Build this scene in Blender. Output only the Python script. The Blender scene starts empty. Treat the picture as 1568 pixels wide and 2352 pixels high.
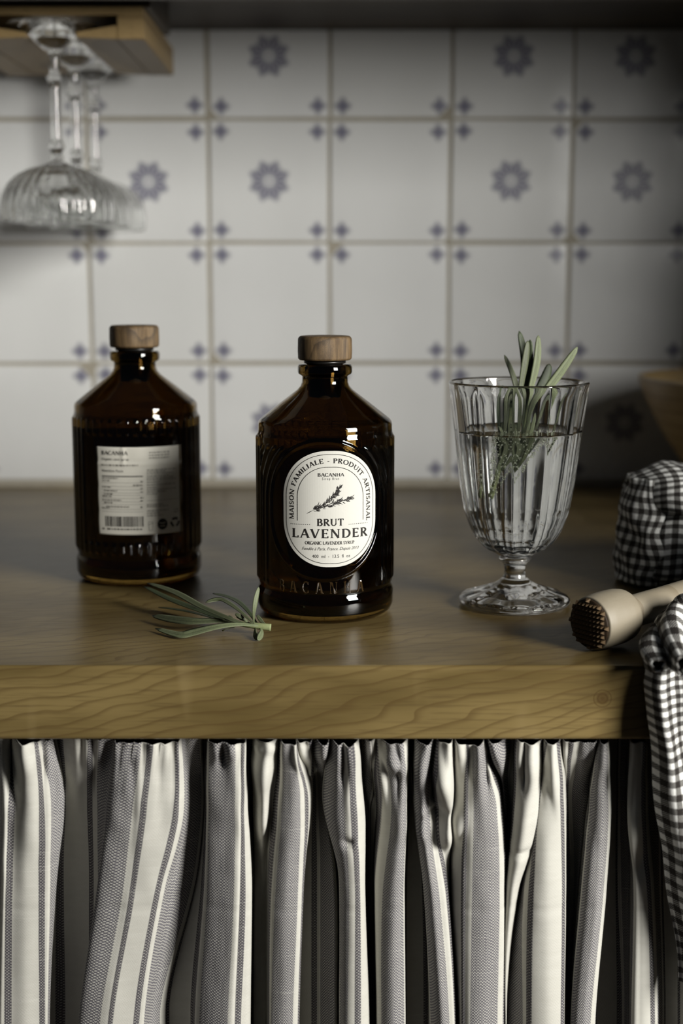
import bpy, bmesh, math, random
from mathutils import Vector, Matrix, noise
random.seed(7)
R = math.radians
C = bpy.context.scene
COL = C.collection
Z0 = 0.90                      # height of the worktop
F = 3267.0                     # focal length in pixels of the 1568 x 2352 frame (50 mm on 36 mm)
TH = R(9.32)                   # camera pitch
H = 0.1924                     # camera height above the worktop

# ------------------------------------------------------------------ camera
cam = bpy.data.cameras.new('camera')
cam.sensor_fit = 'VERTICAL'; cam.sensor_height = 36.0; cam.lens = 50.0
cam.dof.use_dof = True; cam.dof.focus_distance = 0.779; cam.dof.aperture_fstop = 4.6
cam.clip_start = 0.01
co = bpy.data.objects.new('camera', cam); COL.objects.link(co)
co.location = (0, 0, Z0 + H); co.rotation_euler = (math.pi/2 - TH, 0, 0)
C.camera = co
# ------------------------------------------------------------------ world, window light, exposure
w = bpy.data.worlds.new('world'); C.world = w; w.use_nodes = True
bg = w.node_tree.nodes['Background']
bg.inputs[0].default_value = (0.58, 0.76, 1.0, 1); bg.inputs[1].default_value = 0.024
def area(name, loc, target, sx, sy, power, col):
    l = bpy.data.lights.new(name, 'AREA'); l.shape = 'RECTANGLE'; l.size = sx; l.size_y = sy
    l.energy = power; l.color = col
    o = bpy.data.objects.new(name, l); COL.objects.link(o)
    o.location = loc
    o.rotation_euler = (Vector(target) - Vector(loc)).to_track_quat('-Z', 'Y').to_euler()
    return o
area('window_light', (1.086, -0.176, Z0 + 0.49), (-0.05, 0.95, Z0 + 0.08), 0.455, 0.62, 48, (1.0, 0.98, 0.925))
C.view_settings.view_transform = 'Standard'; C.view_settings.look = 'None'
C.view_settings.gamma = 1.0; C.view_settings.use_curve_mapping = False
C.view_settings.exposure = 0.0
C.cycles.use_denoising = True
C.cycles.max_bounces = 20; C.cycles.transmission_bounces = 20; C.cycles.transparent_max_bounces = 16
C.cycles.glossy_bounces = 8; C.cycles.diffuse_bounces = 4
C.cycles.blur_glossy = 0.5
C.cycles.sample_clamp_indirect = 6.0

# ------------------------------------------------------------------ image-to-world helpers
def axdepth(d, z): return d*math.cos(TH) + (H - z)*math.sin(TH)
def ang(py): return TH + math.atan((py - 1176.0)/F)
def zat(py, d): return H - d*math.tan(ang(py))
def at(px, py, d):             # point of the vertical plane y = d
    z = zat(py, d)
    return Vector(((px - 784.0)/F*axdepth(d, z), d, z + Z0))
def onz(px, py, z=0.0):        # point of the level z above the worktop
    d = (H - z)/math.tan(ang(py))
    return Vector(((px - 784.0)/F*axdepth(d, z), d, z + Z0))

# ------------------------------------------------------------------ object helpers
def tag(o, label=None, cat=None, group=None, kind=None):
    if label: o['label'] = label
    if cat: o['category'] = cat
    if group: o['group'] = group
    if kind: o['kind'] = kind
    return o
def empty(name, loc=(0, 0, 0), rz=0.0):
    o = bpy.data.objects.new(name, None); o.empty_display_size = 0.02
    COL.objects.link(o); o.location = loc; o.rotation_euler = (0, 0, rz)
    return o
def link(name, me, m=None, parent=None, smooth=False, world=False):
    o = bpy.data.objects.new(name, me); COL.objects.link(o)
    if m is not None and not me.materials: me.materials.append(m)
    if smooth:
        me.polygons.foreach_set('use_smooth', [True]*len(me.polygons))
    if parent is not None:
        o.parent = parent
        if world: o.matrix_parent_inverse = parent_world(parent).inverted()
    return o
def parent_world(p):
    m = p.matrix_basis.copy(); q = p
    while q.parent is not None:
        m = q.parent.matrix_basis @ q.matrix_parent_inverse @ m; q = q.parent
    return m
def mesh(name, verts, faces, uvs=None):
    me = bpy.data.meshes.new(name); me.from_pydata([tuple(v) for v in verts], [], faces)
    if uvs:
        lay = me.uv_layers.new(name='UVMap')
        for lp in me.loops: lay.data[lp.index].uv = uvs[lp.vertex_index]
    me.update(); return me
def from_bm(bm, name):
    bmesh.ops.recalc_face_normals(bm, faces=bm.faces[:])
    me = bpy.data.meshes.new(name); bm.to_mesh(me); bm.free(); return me
def box_bm(bm, a, b, bev=0.0):
    vs = [bm.verts.new((x, y, z)) for x in (a[0], b[0]) for y in (a[1], b[1]) for z in (a[2], b[2])]
    fs = [(0,1,3,2),(4,6,7,5),(0,4,5,1),(2,3,7,6),(0,2,6,4),(1,5,7,3)]
    faces = [bm.faces.new([vs[i] for i in f]) for f in fs]
    if bev > 0:
        es = list({e for f in faces for e in f.edges})
        bmesh.ops.bevel(bm, geom=es, offset=bev, segments=3, affect='EDGES', profile=0.5)
def box(name, a, b, m, parent=None, bev=0.0, smooth=False):
    bm = bmesh.new(); box_bm(bm, a, b, bev)
    return link(name, from_bm(bm, name), m, parent, smooth)
def lathe_data(prof, n, close=False):
    """prof: list of (r, z); r == 0 makes a pole. close joins last to first."""
    V, Fc, rings = [], [], []
    for r, z in prof:
        if r <= 1e-7:
            V.append((0, 0, z)); rings.append([len(V)-1]*n)
        else:
            b = len(V)
            for i in range(n):
                a = 2*math.pi*i/n; V.append((r*math.sin(a), -r*math.cos(a), z))
            rings.append(list(range(b, b+n)))
    pairs = list(zip(rings[:-1], rings[1:]))
    if close: pairs.append((rings[-1], rings[0]))
    for A, B in pairs:
        for i in range(n):
            j = (i+1) % n
            q = []
            for k in (A[i], A[j], B[j], B[i]):
                if k not in q: q.append(k)
            if len(q) >= 3: Fc.append(tuple(q))
    return V, Fc
def fixn(me):
    bm = bmesh.new(); bm.from_mesh(me); bmesh.ops.recalc_face_normals(bm, faces=bm.faces[:]); bm.to_mesh(me); bm.free(); return me
def lathe(name, prof, n, m, parent=None, close=False):
    V, Fc = lathe_data(prof, n, close)
    return link(name, fixn(mesh(name, V, Fc)), m, parent, True)
def rnd(prof, rad=0.001, seg=4):
    """round the corners of an open (r, z) profile"""
    out = [prof[0]]
    for i in range(1, len(prof)-1):
        p, a, b = Vector(prof[i]), Vector(prof[i-1]), Vector(prof[i+1])
        da, db = (a-p), (b-p)
        k = min(rad, da.length*0.45, db.length*0.45)
        if k < 1e-6: out.append(tuple(p)); continue
        s, e = p+da.normalized()*k, p+db.normalized()*k
        for j in range(seg+1):
            t = j/seg; out.append(tuple(s*(1-t)**2 + p*2*t*(1-t) + e*t*t))
    out.append(prof[-1]); return out
def crom(P, t):
    """Catmull-Rom through a list of tuples, t in 0..len-1"""
    n = len(P)-1; i = min(int(t), n-1); f = t-i
    p0, p1, p2, p3 = P[max(i-1, 0)], P[i], P[i+1], P[min(i+2, n)]
    return [0.5*((2*b) + (-a+c)*f + (2*a-5*b+4*c-d)*f*f + (-a+3*b-3*c+d)*f**3) for a, b, c, d in zip(p0, p1, p2, p3)]
def lerp1(xs, ys, x):
    if x <= xs[0]: return ys[0]
    for i in range(len(xs)-1):
        if x <= xs[i+1]:
            t = (x-xs[i])/(xs[i+1]-xs[i]); return ys[i]+(ys[i+1]-ys[i])*t
    return ys[-1]
def sstep(a, b, x):
    t = min(1, max(0, (x-a)/(b-a))); return t*t*(3-2*t)

# ------------------------------------------------------------------ materials
class NT:
    def __init__(s, name):
        s.m = bpy.data.materials.new(name); s.m.use_nodes = True
        s.t = s.m.node_tree; s.b = s.t.nodes['Principled BSDF']
    def n(s, kind, **kw):
        o = s.t.nodes.new(kind)
        for k, v in kw.items(): setattr(o, k, v)
        return o
    def l(s, a, b): s.t.links.new(a, b)
    def val(s, v, sock):
        if isinstance(v, (int, float)): sock.default_value = v
        else: s.l(v, sock)
    def math(s, op, a, b=None, c=None, clamp=False):
        o = s.n('ShaderNodeMath', operation=op); o.use_clamp = clamp
        s.val(a, o.inputs[0])
        if b is not None: s.val(b, o.inputs[1])
        if c is not None: s.val(c, o.inputs[2])
        return o.outputs[0]
    def step(s, a, b, x):
        o = s.n('ShaderNodeMapRange', interpolation_type='SMOOTHSTEP')
        s.val(x, o.inputs[0]); s.val(a, o.inputs[1]); s.val(b, o.inputs[2]); o.inputs[3].default_value = 0; o.inputs[4].default_value = 1
        return o.outputs[0]
    def mix(s, f, a, b):
        o = s.n('ShaderNodeMix', data_type='RGBA'); s.val(f, o.inputs[0])
        for v, k in ((a, 6), (b, 7)):
            if isinstance(v, tuple): o.inputs[k].default_value = (*v, 1)
            else: s.l(v, o.inputs[k])
        return o.outputs[2]
    def coord(s, out='Object'): return s.n('ShaderNodeTexCoord').outputs[out]
    def xyz(s, v):
        o = s.n('ShaderNodeSeparateXYZ'); s.l(v, o.inputs[0]); return o.outputs
    def map(s, v, sc=(1, 1, 1), rot=(0, 0, 0), loc=(0, 0, 0)):
        o = s.n('ShaderNodeMapping'); s.l(v, o.inputs[0]); o.inputs[1].default_value = loc; o.inputs[2].default_value = rot; o.inputs[3].default_value = sc
        return o.outputs[0]
    def noise(s, v, scale, detail=3, rough=0.5, dist=0.0):
        o = s.n('ShaderNodeTexNoise'); s.l(v, o.inputs['Vector']); o.inputs['Scale'].default_value = scale
        o.inputs['Detail'].default_value = detail; o.inputs['Roughness'].default_value = rough; o.inputs['Distortion'].default_value = dist
        return o.outputs[0]
    def ramp(s, f, stops):
        o = s.n('ShaderNodeValToRGB'); s.l(f, o.inputs[0]); e = o.color_ramp.elements
        while len(e) < len(stops): e.new(0.5)
        for k, (p, c) in enumerate(stops): e[k].position = p; e[k].color = (*c, 1)
        return o.outputs[0]
    def color(s, c):
        if isinstance(c, tuple): s.b.inputs['Base Color'].default_value = (*c, 1)
        else: s.l(c, s.b.inputs['Base Color'])
    def rough(s, v): s.val(v, s.b.inputs['Roughness'])
    def bump(s, h, strength=0.3, dist=0.001):
        o = s.n('ShaderNodeBump'); o.inputs['Strength'].default_value = strength; o.inputs['Distance'].default_value = dist
        s.l(h, o.inputs['Height']); s.l(o.outputs[0], s.b.inputs['Normal'])
def plain(name, c, rough=0.5, spec=0.5, var=0.0, scale=200):
    t = NT(name); t.rough(rough); t.b.inputs['Specular IOR Level'].default_value = spec
    if var:
        n = t.noise(t.coord(), scale, 3)
        t.color(t.mix(n, tuple(x*(1-var) for x in c), tuple(min(1, x*(1+var)) for x in c)))
    else: t.color(c)
    return t.m
def glass(name, c, ior=1.5, rough=0.0):
    t = NT(name); t.color(c); t.rough(rough); t.b.inputs['IOR'].default_value = ior
    t.b.inputs['Transmission Weight'].default_value = 1.0
    return t.m
def wood(name, dark, mid, light, sc=(1, 8, 8), rot=(0, 0, 0), ring=10.0, rough=0.35, pore=0.4, dist=3.0, bump=0.06):
    t = NT(name); v = t.map(t.coord(), sc, rot)
    big = t.noise(v, 2.2, 4, 0.55, 0.4)
    wv = t.n('ShaderNodeTexWave', wave_type='BANDS', bands_direction='Z', wave_profile='SAW'); t.l(v, wv.inputs[0])
    wv.inputs['Scale'].default_value = ring; wv.inputs['Distortion'].default_value = dist; wv.inputs['Detail'].default_value = 3; wv.inputs['Detail Scale'].default_value = 0.6
    fine = t.noise(t.map(t.coord(), (sc[0]*4, sc[1]*25, sc[2]*25), rot), 6, 3, 0.6)
    c = t.ramp(big, [(0.3, mid), (0.7, light)])
    c = t.mix(t.math('MULTIPLY', t.step(0.72, 1.0, wv.outputs[1]), 0.55), c, dark)
    c = t.mix(t.math('MULTIPLY', t.step(0.52, 0.68, fine), pore), c, dark)
    t.color(c); t.rough(rough); t.bump(fine, bump, 0.0006)
    return t.m

M = {}
def worktop_material():
    t = NT('oiled_oak'); oc = t.coord(); x, y, z = t.xyz(oc)
    # plain-sawn board: the growth rings are slanted sheets that meet the top and the front edge
    wob = t.noise(t.map(oc, (2.2, 7, 7)), 1.6, 3, 0.5, 0.3)
    wob2 = t.noise(t.map(oc, (9, 16, 16)), 2.0, 2, 0.5)
    q = t.math('ADD', t.math('MULTIPLY', z, 1.0), t.math('MULTIPLY', x, -0.26))
    q = t.math('ADD', q, t.math('MULTIPLY', y, 0.55))
    q = t.math('ADD', q, t.math('MULTIPLY', wob, 0.05))
    q = t.math('ADD', q, t.math('MULTIPLY', wob2, 0.016))
    s = t.math('FRACT', t.math('MULTIPLY', q, 150.0))
    ringv = t.math('MULTIPLY', t.step(0.62, 0.97, s), t.math('SUBTRACT', 1.0, t.step(0.97, 1.0, s)))
    fine = t.noise(t.map(oc, (14, 330, 330)), 2.0, 3, 0.6)
    big = t.noise(t.map(oc, (2.5, 6, 12)), 2.4, 3, 0.55)
    c = t.mix(t.step(0.35, 0.68, big), (0.098, 0.068, 0.024), (0.185, 0.134, 0.053))
    c = t.mix(t.math('MULTIPLY', ringv, 0.55), c, (0.075, 0.045, 0.016))
    c = t.mix(t.math('MULTIPLY', t.step(0.50, 0.72, fine), 0.5), c, (0.075, 0.048, 0.019))
    fig = t.noise(t.map(oc, (20, 5, 5)), 1.3, 2, 0.5, 0.6)
    c = t.mix(t.math('MULTIPLY', t.step(0.62, 0.75, fig), 0.22), c, (0.32, 0.245, 0.12))
    # knot near the right end of the front edge
    kx, kz = at(1383, 1604, 0.694).x, at(1383, 1604, 0.694).z
    dx = t.math('SUBTRACT', x, kx); dz = t.math('SUBTRACT', z, kz)
    r = t.math('SQRT', t.math('ADD', t.math('MULTIPLY', dx, dx), t.math('MULTIPLY', dz, dz)))
    front = t.math('LESS_THAN', y, 0.72)
    kn = t.math('MULTIPLY', t.math('SUBTRACT', 1.0, t.step(0.0022, 0.0042, r)), front)
    kr = t.math('MULTIPLY', t.math('MULTIPLY', t.math('SUBTRACT', 1.0, t.step(0.0035, 0.0065, r)), t.step(0.0, 1.0, t.math('SINE', t.math('MULTIPLY', r, 3200.0)))), front)
    c = t.mix(t.math('MULTIPLY', kr, 0.75), c, (0.06, 0.035, 0.012))
    c = t.mix(t.math('MULTIPLY', kn, 0.7), c, (0.07, 0.042, 0.015))
    t.color(c); t.rough(t.math('ADD', t.math('MULTIPLY', fine, 0.14), 0.27)); t.b.inputs['Specular IOR Level'].default_value = 0.22; t.bump(fine, 0.10, 0.0006)
    return t.m
M['worktop'] = worktop_material()
M['rack_wood'] = wood('rack_pine', (0.10, 0.062, 0.024), (0.22, 0.15, 0.062), (0.28, 0.195, 0.088), (6, 2, 9), ring=2.2, rough=0.5)
M['shelf_wood'] = wood('varnished_dark_shelf', (0.015, 0.010, 0.005), (0.042, 0.028, 0.014), (0.055, 0.037, 0.019), (1, 8, 8), ring=2.0, rough=0.5); M['shelf_wood'].node_tree.nodes['Principled BSDF'].inputs['Specular IOR Level'].default_value = 0.22
M['dark_wood'] = wood('dark_stained_wood', (0.012, 0.009, 0.005), (0.03, 0.022, 0.012), (0.045, 0.032, 0.018), (1, 8, 8), ring=2.0, rough=0.5)
M['cap_wood'] = wood('stained_cap_wood', (0.016, 0.009, 0.004), (0.060, 0.034, 0.014), (0.21, 0.135, 0.062), (190, 190, 20), (0.15, 0.1, 0), ring=0.8, rough=0.5, pore=0.9, dist=4, bump=0.4)
M['beech'] = wood('pale_beech', (0.135, 0.105, 0.064), (0.195, 0.166, 0.118), (0.225, 0.197, 0.146), (40, 40, 10), ring=1.0, rough=0.55, pore=0.22, dist=2)
M['bowl_wood'] = wood('olive_bowl_wood', (0.16, 0.10, 0.04), (0.33, 0.23, 0.10), (0.42, 0.30, 0.15), (6, 6, 14), ring=2, rough=0.4)
M['grout'] = plain('grout', (0.36, 0.33, 0.27), 0.85, 0.2, 0.15, 60)
M['plaster'] = plain('plaster', (0.35, 0.335, 0.30), 0.9, 0.2, 0.05, 20)
M['floor'] = wood('floor_boards', (0.03, 0.02, 0.01), (0.10, 0.07, 0.04), (0.14, 0.10, 0.06), (1, 6, 6))
M['cabinet'] = plain('cabinet_dark', (0.02, 0.017, 0.012), 0.8, 0.2, 0.2, 30)
M['amber'] = glass('amber_glass', (0.145, 0.086, 0.020), 1.5)
M['syrup'] = glass('syrup', (0.62, 0.48, 0.27), 1.36)
M['clear'] = glass('clear_glass', (0.97, 0.975, 0.97), 1.5)
M['water'] = glass('water', (0.99, 0.995, 0.99), 1.33)
M['bubble'] = plain('air_bubble_skin', (0.62, 0.66, 0.52), 0.2, 0.8)
M['black_plug'] = plain('black_plug', (0.008, 0.007, 0.006), 0.35)
M['emboss'] = plain('embossed_amber', (0.030, 0.017, 0.006), 0.12, 0.9)
M['paper'] = plain('label_paper', (0.57, 0.56, 0.515), 0.7, 0.2, 0.03, 900)
M['paper_back'] = plain('back_label_paper', (0.62, 0.60, 0.53), 0.6, 0.25, 0.03, 500)
M['ink'] = plain('black_ink', (0.018, 0.016, 0.015), 0.6, 0.2)
M['ink_grey'] = plain('grey_ink', (0.16, 0.15, 0.13), 0.6, 0.2)
M['spike'] = plain('burnt_dark_wood', (0.020, 0.012, 0.006), 0.6, 0.2, 0.4, 400)
M['spike_tip'] = plain('dark_brown_spike', (0.10, 0.064, 0.032), 0.5, 0.3, 0.4, 400)
def leaf_material(name, a, b, edge):
    t = NT(name); u = t.xyz(t.coord('UV'))
    n = t.noise(t.coord(), 900, 3)
    c = t.mix(n, a, b)
    e = t.math('ABSOLUTE', t.math('SUBTRACT', u[0], 0.5))
    c = t.mix(t.math('MULTIPLY', t.step(0.36, 0.5, e), 0.6), c, edge)
    c = t.mix(t.math('MULTIPLY', t.math('SUBTRACT', 1.0, t.step(0.0, 0.09, e)), 0.55), c, tuple(x*0.45 for x in a))
    t.color(c); t.rough(0.55); t.b.inputs['Specular IOR Level'].default_value = 0.35
    t.bump(n, 0.25, 0.0003)
    return t.m
M['leaf'] = leaf_material('lavender_leaf', (0.046, 0.055, 0.027), (0.085, 0.098, 0.052), (0.19, 0.205, 0.13))
M['leaf_pale'] = leaf_material('lavender_leaf_pale', (0.105, 0.125, 0.064), (0.155, 0.178, 0.10), (0.21, 0.23, 0.14))
M['leaf_dark'] = leaf_material('lavender_leaf_dark', (0.022, 0.032, 0.014), (0.05, 0.065, 0.03), (0.08, 0.10, 0.05))
M['stem'] = plain('green_stem', (0.22, 0.25, 0.12), 0.6, 0.3, 0.25, 500)

def tile_material(name, flower):
    t = NT(name); x, y, z = t.xyz(t.coord())
    base = t.noise(t.coord(), 14, 2)
    info = t.n('ShaderNodeObjectInfo').outputs['Random']
    c = t.mix(base, (0.695, 0.70, 0.695), (0.75, 0.755, 0.755))
    c = t.mix(t.math('MULTIPLY', info, 0.5), c, (0.62, 0.62, 0.60))
    blue = (0.095, 0.092, 0.165)
    # four-lobed sprig in each corner
    ax = t.math('SUBTRACT', t.math('ABSOLUTE', x), 0.0435); az = t.math('SUBTRACT', t.math('ABSOLUTE', z), 0.0435)
    r = t.math('SQRT', t.math('ADD', t.math('MULTIPLY', ax, ax), t.math('MULTIPLY', az, az)))
    a = t.math('ARCTAN2', az, ax)
    lob = t.math('MULTIPLY', t.math('COSINE', t.math('MULTIPLY', a, 4.0)), -0.0014)
    k = t.math('SUBTRACT', 1.0, t.step(0.0030, 0.0085, t.math('ADD', r, lob)))
    c = t.mix(t.math('MULTIPLY', k, 0.85), c, blue)
    if flower:
        r = t.math('SQRT', t.math('ADD', t.math('MULTIPLY', x, x), t.math('MULTIPLY', z, z)))
        a = t.math('ARCTAN2', z, x)
        lob = t.math('MULTIPLY', t.math('COSINE', t.math('MULTIPLY', a, 8.0)), 0.0019)
        rr = t.math('ADD', r, lob)
        f = t.math('MULTIPLY', t.math('SUBTRACT', 1.0, t.step(0.0140, 0.0192, rr)), t.step(0.0020, 0.0075, r))
        ribs = t.step(-0.9, 0.2, t.math('COSINE', t.math('MULTIPLY', a, 16.0)))
        f = t.math('MULTIPLY', f, t.math('ADD', t.math('MULTIPLY', ribs, 0.30), 0.52))
        f2 = t.math('SUBTRACT', 1.0, t.step(0.0014, 0.0026, r))
        c = t.mix(t.math('MAXIMUM', f, t.math('MULTIPLY', f2, 0.7)), c, blue)
    t.color(c); t.rough(0.27)
    t.bump(t.noise(t.coord(), 24, 2, 0.4), 0.25, 0.003)
    return t.m
M['tile'] = tile_material('glazed_tile_plain', False)
M['tile_flower'] = tile_material('glazed_tile_flower', True)

def curtain_material():
    t = NT('striped_linen'); u, v, _ = t.xyz(t.coord('UV'))      # u in stripe periods, v in metres
    P = 0.0404
    um = t.math('MULTIPLY', u, P)
    f = t.math('FRACT', t.math('ADD', u, 40.0))
    def band(a, b, e=0.006):
        return t.math('MULTIPLY', t.step(a-e, a+e, f), t.math('SUBTRACT', 1.0, t.step(b-e, b+e, f)))
    g = t.math('MAXIMUM', t.math('SUBTRACT', 1.0, t.step(0.354, 0.366, f)), t.step(0.996, 1.0, f))
    d = t.math('MAXIMUM', band(0.43, 0.50), band(0.86, 0.93))
    jit = t.math('MULTIPLY', t.noise(t.coord('UV'), 30, 2), 0.0012)
    p = 0.00155
    su = t.math('SINE', t.math('MULTIPLY', t.math('ADD', um, jit), 2*math.pi/p))
    sv = t.math('SINE', t.math('MULTIPLY', t.math('ADD', v, jit), 2*math.pi/(p*1.05)))
    lat = t.math('MULTIPLY', su, sv)
    dots = t.step(-0.12, 0.50, lat)
    cream = t.mix(t.noise(t.map(t.coord('UV'), (3, 260, 1)), 1.0, 3, 0.6), (0.46, 0.45, 0.405), (0.55, 0.54, 0.495))
    threads = t.math('MULTIPLY', t.math('SINE', t.math('MULTIPLY', um, 2*math.pi/0.0007)), t.math('SINE', t.math('MULTIPLY', v, 2*math.pi/0.0008)))
    cream = t.mix(t.math('MULTIPLY', t.step(0.1, 0.9, threads), 0.28), cream, (0.36, 0.34, 0.30))
    grey = (0.118, 0.112, 0.128)
    gcol = t.mix(t.math('MULTIPLY', dots, 0.86), grey, cream)
    dcol = t.mix(t.math('MULTIPLY', t.step(0.05, 0.7, lat), 0.55), (0.075, 0.07, 0.078), cream)
    c = t.mix(g, cream, gcol); c = t.mix(d, c, dcol)
    slub = t.noise(t.map(t.coord('UV'), (0.7, 1400, 1)), 1.0, 1, 0.5)
    c = t.mix(t.math('MULTIPLY', t.step(0.66, 0.74, slub), 0.28), c, (0.66, 0.65, 0.60))
    t.color(c); t.rough(0.9); t.b.inputs['Specular IOR Level'].default_value = 0.12
    h = t.math('ADD', t.math('MULTIPLY', lat, t.math('ADD', t.math('MULTIPLY', g, 0.8), 0.15)), t.math('MULTIPLY', threads, 0.35))
    t.bump(h, 0.35, 0.0005)
    return t.m
M['curtain'] = curtain_material()
def gingham():
    t = NT('gingham_cotton'); u, v, _ = t.xyz(t.coord('UV'))
    p = 0.0072
    n = t.noise(t.coord('UV'), 400, 2)
    def st(c):
        s = t.math('SINE', t.math('MULTIPLY', t.math('ADD', c, t.math('MULTIPLY', n, 0.0008)), 2*math.pi/p)); return t.step(-0.15, 0.15, s)
    a, b = st(u), st(v)
    tw = t.step(-0.2, 0.2, t.math('SINE', t.math('MULTIPLY', t.math('ADD', u, v), 2*math.pi/0.0011)))
    both = t.math('MULTIPLY', a, b)
    one = t.math('SUBTRACT', t.math('MAXIMUM', a, b), both)
    c = t.mix(t.math('MULTIPLY', one, t.math('MULTIPLY', tw, 0.42)), (0.022, 0.019, 0.017), (0.60, 0.59, 0.56))
    c = t.mix(both, c, (0.68, 0.68, 0.66))
    t.color(c); t.rough(0.9); t.b.inputs['Specular IOR Level'].default_value = 0.15
    t.bump(t.noise(t.coord('UV'), 1500, 2), 0.4, 0.0006)
    return t.m
M['gingham'] = gingham()

# ================================================================== THE SETTING
WALL = 1.3213                                     # distance of the tile face
FRONT = 0.6937                                    # front edge of the worktop
tag(box('floor', (-2.0, -0.8, -0.05), (2.0, 1.50, 0.0), M['floor']), kind='structure')
wall = box('wall_back', (-2.0, WALL+0.0012, 0.0), (2.0, 1.50, 2.3), M['grout']); tag(wall, kind='structure')
tag(box('shade_box_upper', (0.45, 0.90, Z0+0.425), (0.618, WALL, 2.3), M['plaster']), kind='structure')  # unseen box added to keep window light off the upper right tiles
tag(box('shade_wall_right', (0.62, 0.500, 0.0), (0.72, WALL+0.0012, 2.3), M['plaster']), kind='structure')  # unseen wall added to block the window, dimming the tiles towards the right

S = 0.1096; GX = -0.0108; GZ = 0.0055; GAP = 0.0036
def tile_mesh(name):
    bm = bmesh.new(); h = (S-GAP)/2
    n = 12; V = []
    for j in range(n+1):
        row = []
        for i in range(n+1):
            x, z = -h+2*h*i/n, -h+2*h*j/n
            fx, fz = max(0, abs(x)/h-0.5), max(0, abs(z)/h-0.5)
            row.append(bm.verts.new((x, 0.0040*(fx*fx+fz*fz), z)))
        V.append(row)
    for j in range(n):
        for i in range(n): bm.faces.new((V[j][i], V[j][i+1], V[j+1][i+1], V[j+1][i]))
    edge = [e for e in bm.edges if e.is_boundary]
    r = bmesh.ops.extrude_edge_only(bm, edges=edge)
    for e in edge: e.smooth = False
    for v in r['geom']:
        if isinstance(v, bmesh.types.BMVert): v.co.y = 0.006
    me = from_bm(bm, name)
    for p in me.polygons: p.use_smooth = True
    return me
tile_p, tile_f = tile_mesh('tile'), tile_mesh('tile_flower')
tile_p.materials.append(M['tile']); tile_f.materials.append(M['tile_flower'])
for rr in range(4):
    for k in range(-5, 6):
        fl = (rr in (2, 3) and k in (-2, -1, 1, 2, 4)) or (rr == 0 and k in (-2, -1, 1, 2))
        o = link('tile', tile_f if fl else tile_p, None, wall)
        o.location = (GX + (k+0.5)*S + random.uniform(-.0006, .0006), WALL + random.uniform(-.0004, .0004) - 0.001, Z0 + GZ + (rr+0.5)*S + random.uniform(-.0006, .0006))
        o.rotation_euler = (random.uniform(-.008, .008), random.uniform(-.006, .006), random.uniform(-.010, .010))

# ---- worktop, its dark carcass and the striped curtain
THK = 0.0388
def worktop():
    x0, x1, y0, y1 = -1.2, 0.619, FRONT, WALL-0.001
    bm = bmesh.new(); box_bm(bm, (x0, y0, Z0-THK), (x1, y1, Z0))
    es = [e for e in bm.edges if all(abs(v.co.y-y0) < 1e-6 for v in e.verts) and abs(e.verts[0].co.z-e.verts[1].co.z) < 1e-6]
    bmesh.ops.bevel(bm, geom=es, offset=0.0022, segments=4, affect='EDGES', profile=0.5)
    o = link('worktop', from_bm(bm, 'worktop'), M['worktop'])
    for p in o.data.polygons: p.use_smooth = False
    tag(o, 'thick oiled oak worktop with slanting grain and one knot on its front edge', 'worktop')
worktop()
cab = empty('base_cabinet', (0, 0.9, 0))
def cabpart(name, a, b):
    return box(name, (a[0], a[1]-0.9, a[2]), (b[0], b[1]-0.9, b[2]), M['cabinet'], cab)
tag(cab, 'dark open base cabinet behind the striped curtain, carrying the oak worktop', 'cabinet')
cabpart('back_panel', (-1.15, 1.24, 0.0), (0.598, 1.26, Z0-THK))
cabpart('side_panel', (-1.17, 0.76, 0.0), (-1.15, 1.26, Z0-THK))
cabpart('side_panel', (0.598, 0.76, 0.0), (0.618, 1.26, Z0-THK))
cabpart('top_rail', (-1.15, 0.76, Z0-THK-0.06), (0.598, 0.78, Z0-THK))

# ================================================================== SHELF, RACK AND COUPES
sh = empty('wall_shelf', (0, 1.2, Z0+0.4107))
box('shelf_board', (-1.2, 1.016-1.2, 0), (0.439, WALL-0.001-1.2, 0.025), M['shelf_wood'], sh, 0.0015)
box('shade_fascia', (-1.2, 1.0-1.2, -0.0312), (0.439, 1.0155-1.2, 0.025), M['shelf_wood'], sh, 0.0015)  # out-of-view front strip added to lengthen the shelf's shadow on the tiles
tag(sh, 'dark varnished wooden shelf along the top of the tiled wall', 'shelf')
RF, RB = 1.075, 1.262                             # front and back of the rack
rack = empty('stemware_rack', (-0.21, RF, Z0+0.3638))
tag(rack, 'pale wooden hanging rack with a slot holding coupe glasses under the shelf', 'glass rack')
def rk(name, prof, m=None, y0=RF, y1=RB):
    """extrude an (x, z) outline from y0 to y1"""
    n = len(prof); V = [(x+0.21, y-RF, z-0.3638) for y in (y0, y1) for x, z in prof]
    Fc = [tuple(range(n)), tuple(range(2*n-1, n-1, -1))] + [(i, (i+1) % n, n+(i+1) % n, n+i) for i in range(n)]
    bm = bmesh.new(); vs = [bm.verts.new(v) for v in V]
    for f in Fc: bm.faces.new([vs[i] for i in f])
    bmesh.ops.bevel(bm, geom=bm.edges[:], offset=0.0007, segments=2, affect='EDGES')
    return link(name, from_bm(bm, name), m or M['rack_wood'], rack)
XR = -0.1436
rk('top_board', [(-0.36, 0.3808), (XR, 0.3808), (XR, 0.3868), (-0.36, 0.3868)])
rk('side_rail', [(-0.163, 0.3640), (XR, 0.3638), (XR, 0.3808), (-0.163, 0.3808)])
rk('lip', [(-0.193, 0.3655), (-0.163, 0.3640), (-0.163, 0.3738), (-0.193, 0.3690)])
rk('lip', [(-0.262, 0.3640), (-0.229, 0.3655), (-0.229, 0.3690), (-0.262, 0.3738)])
rk('side_rail', [(-0.285, 0.3638), (-0.262, 0.3640), (-0.262, 0.3808), (-0.285, 0.3808)])
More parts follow.
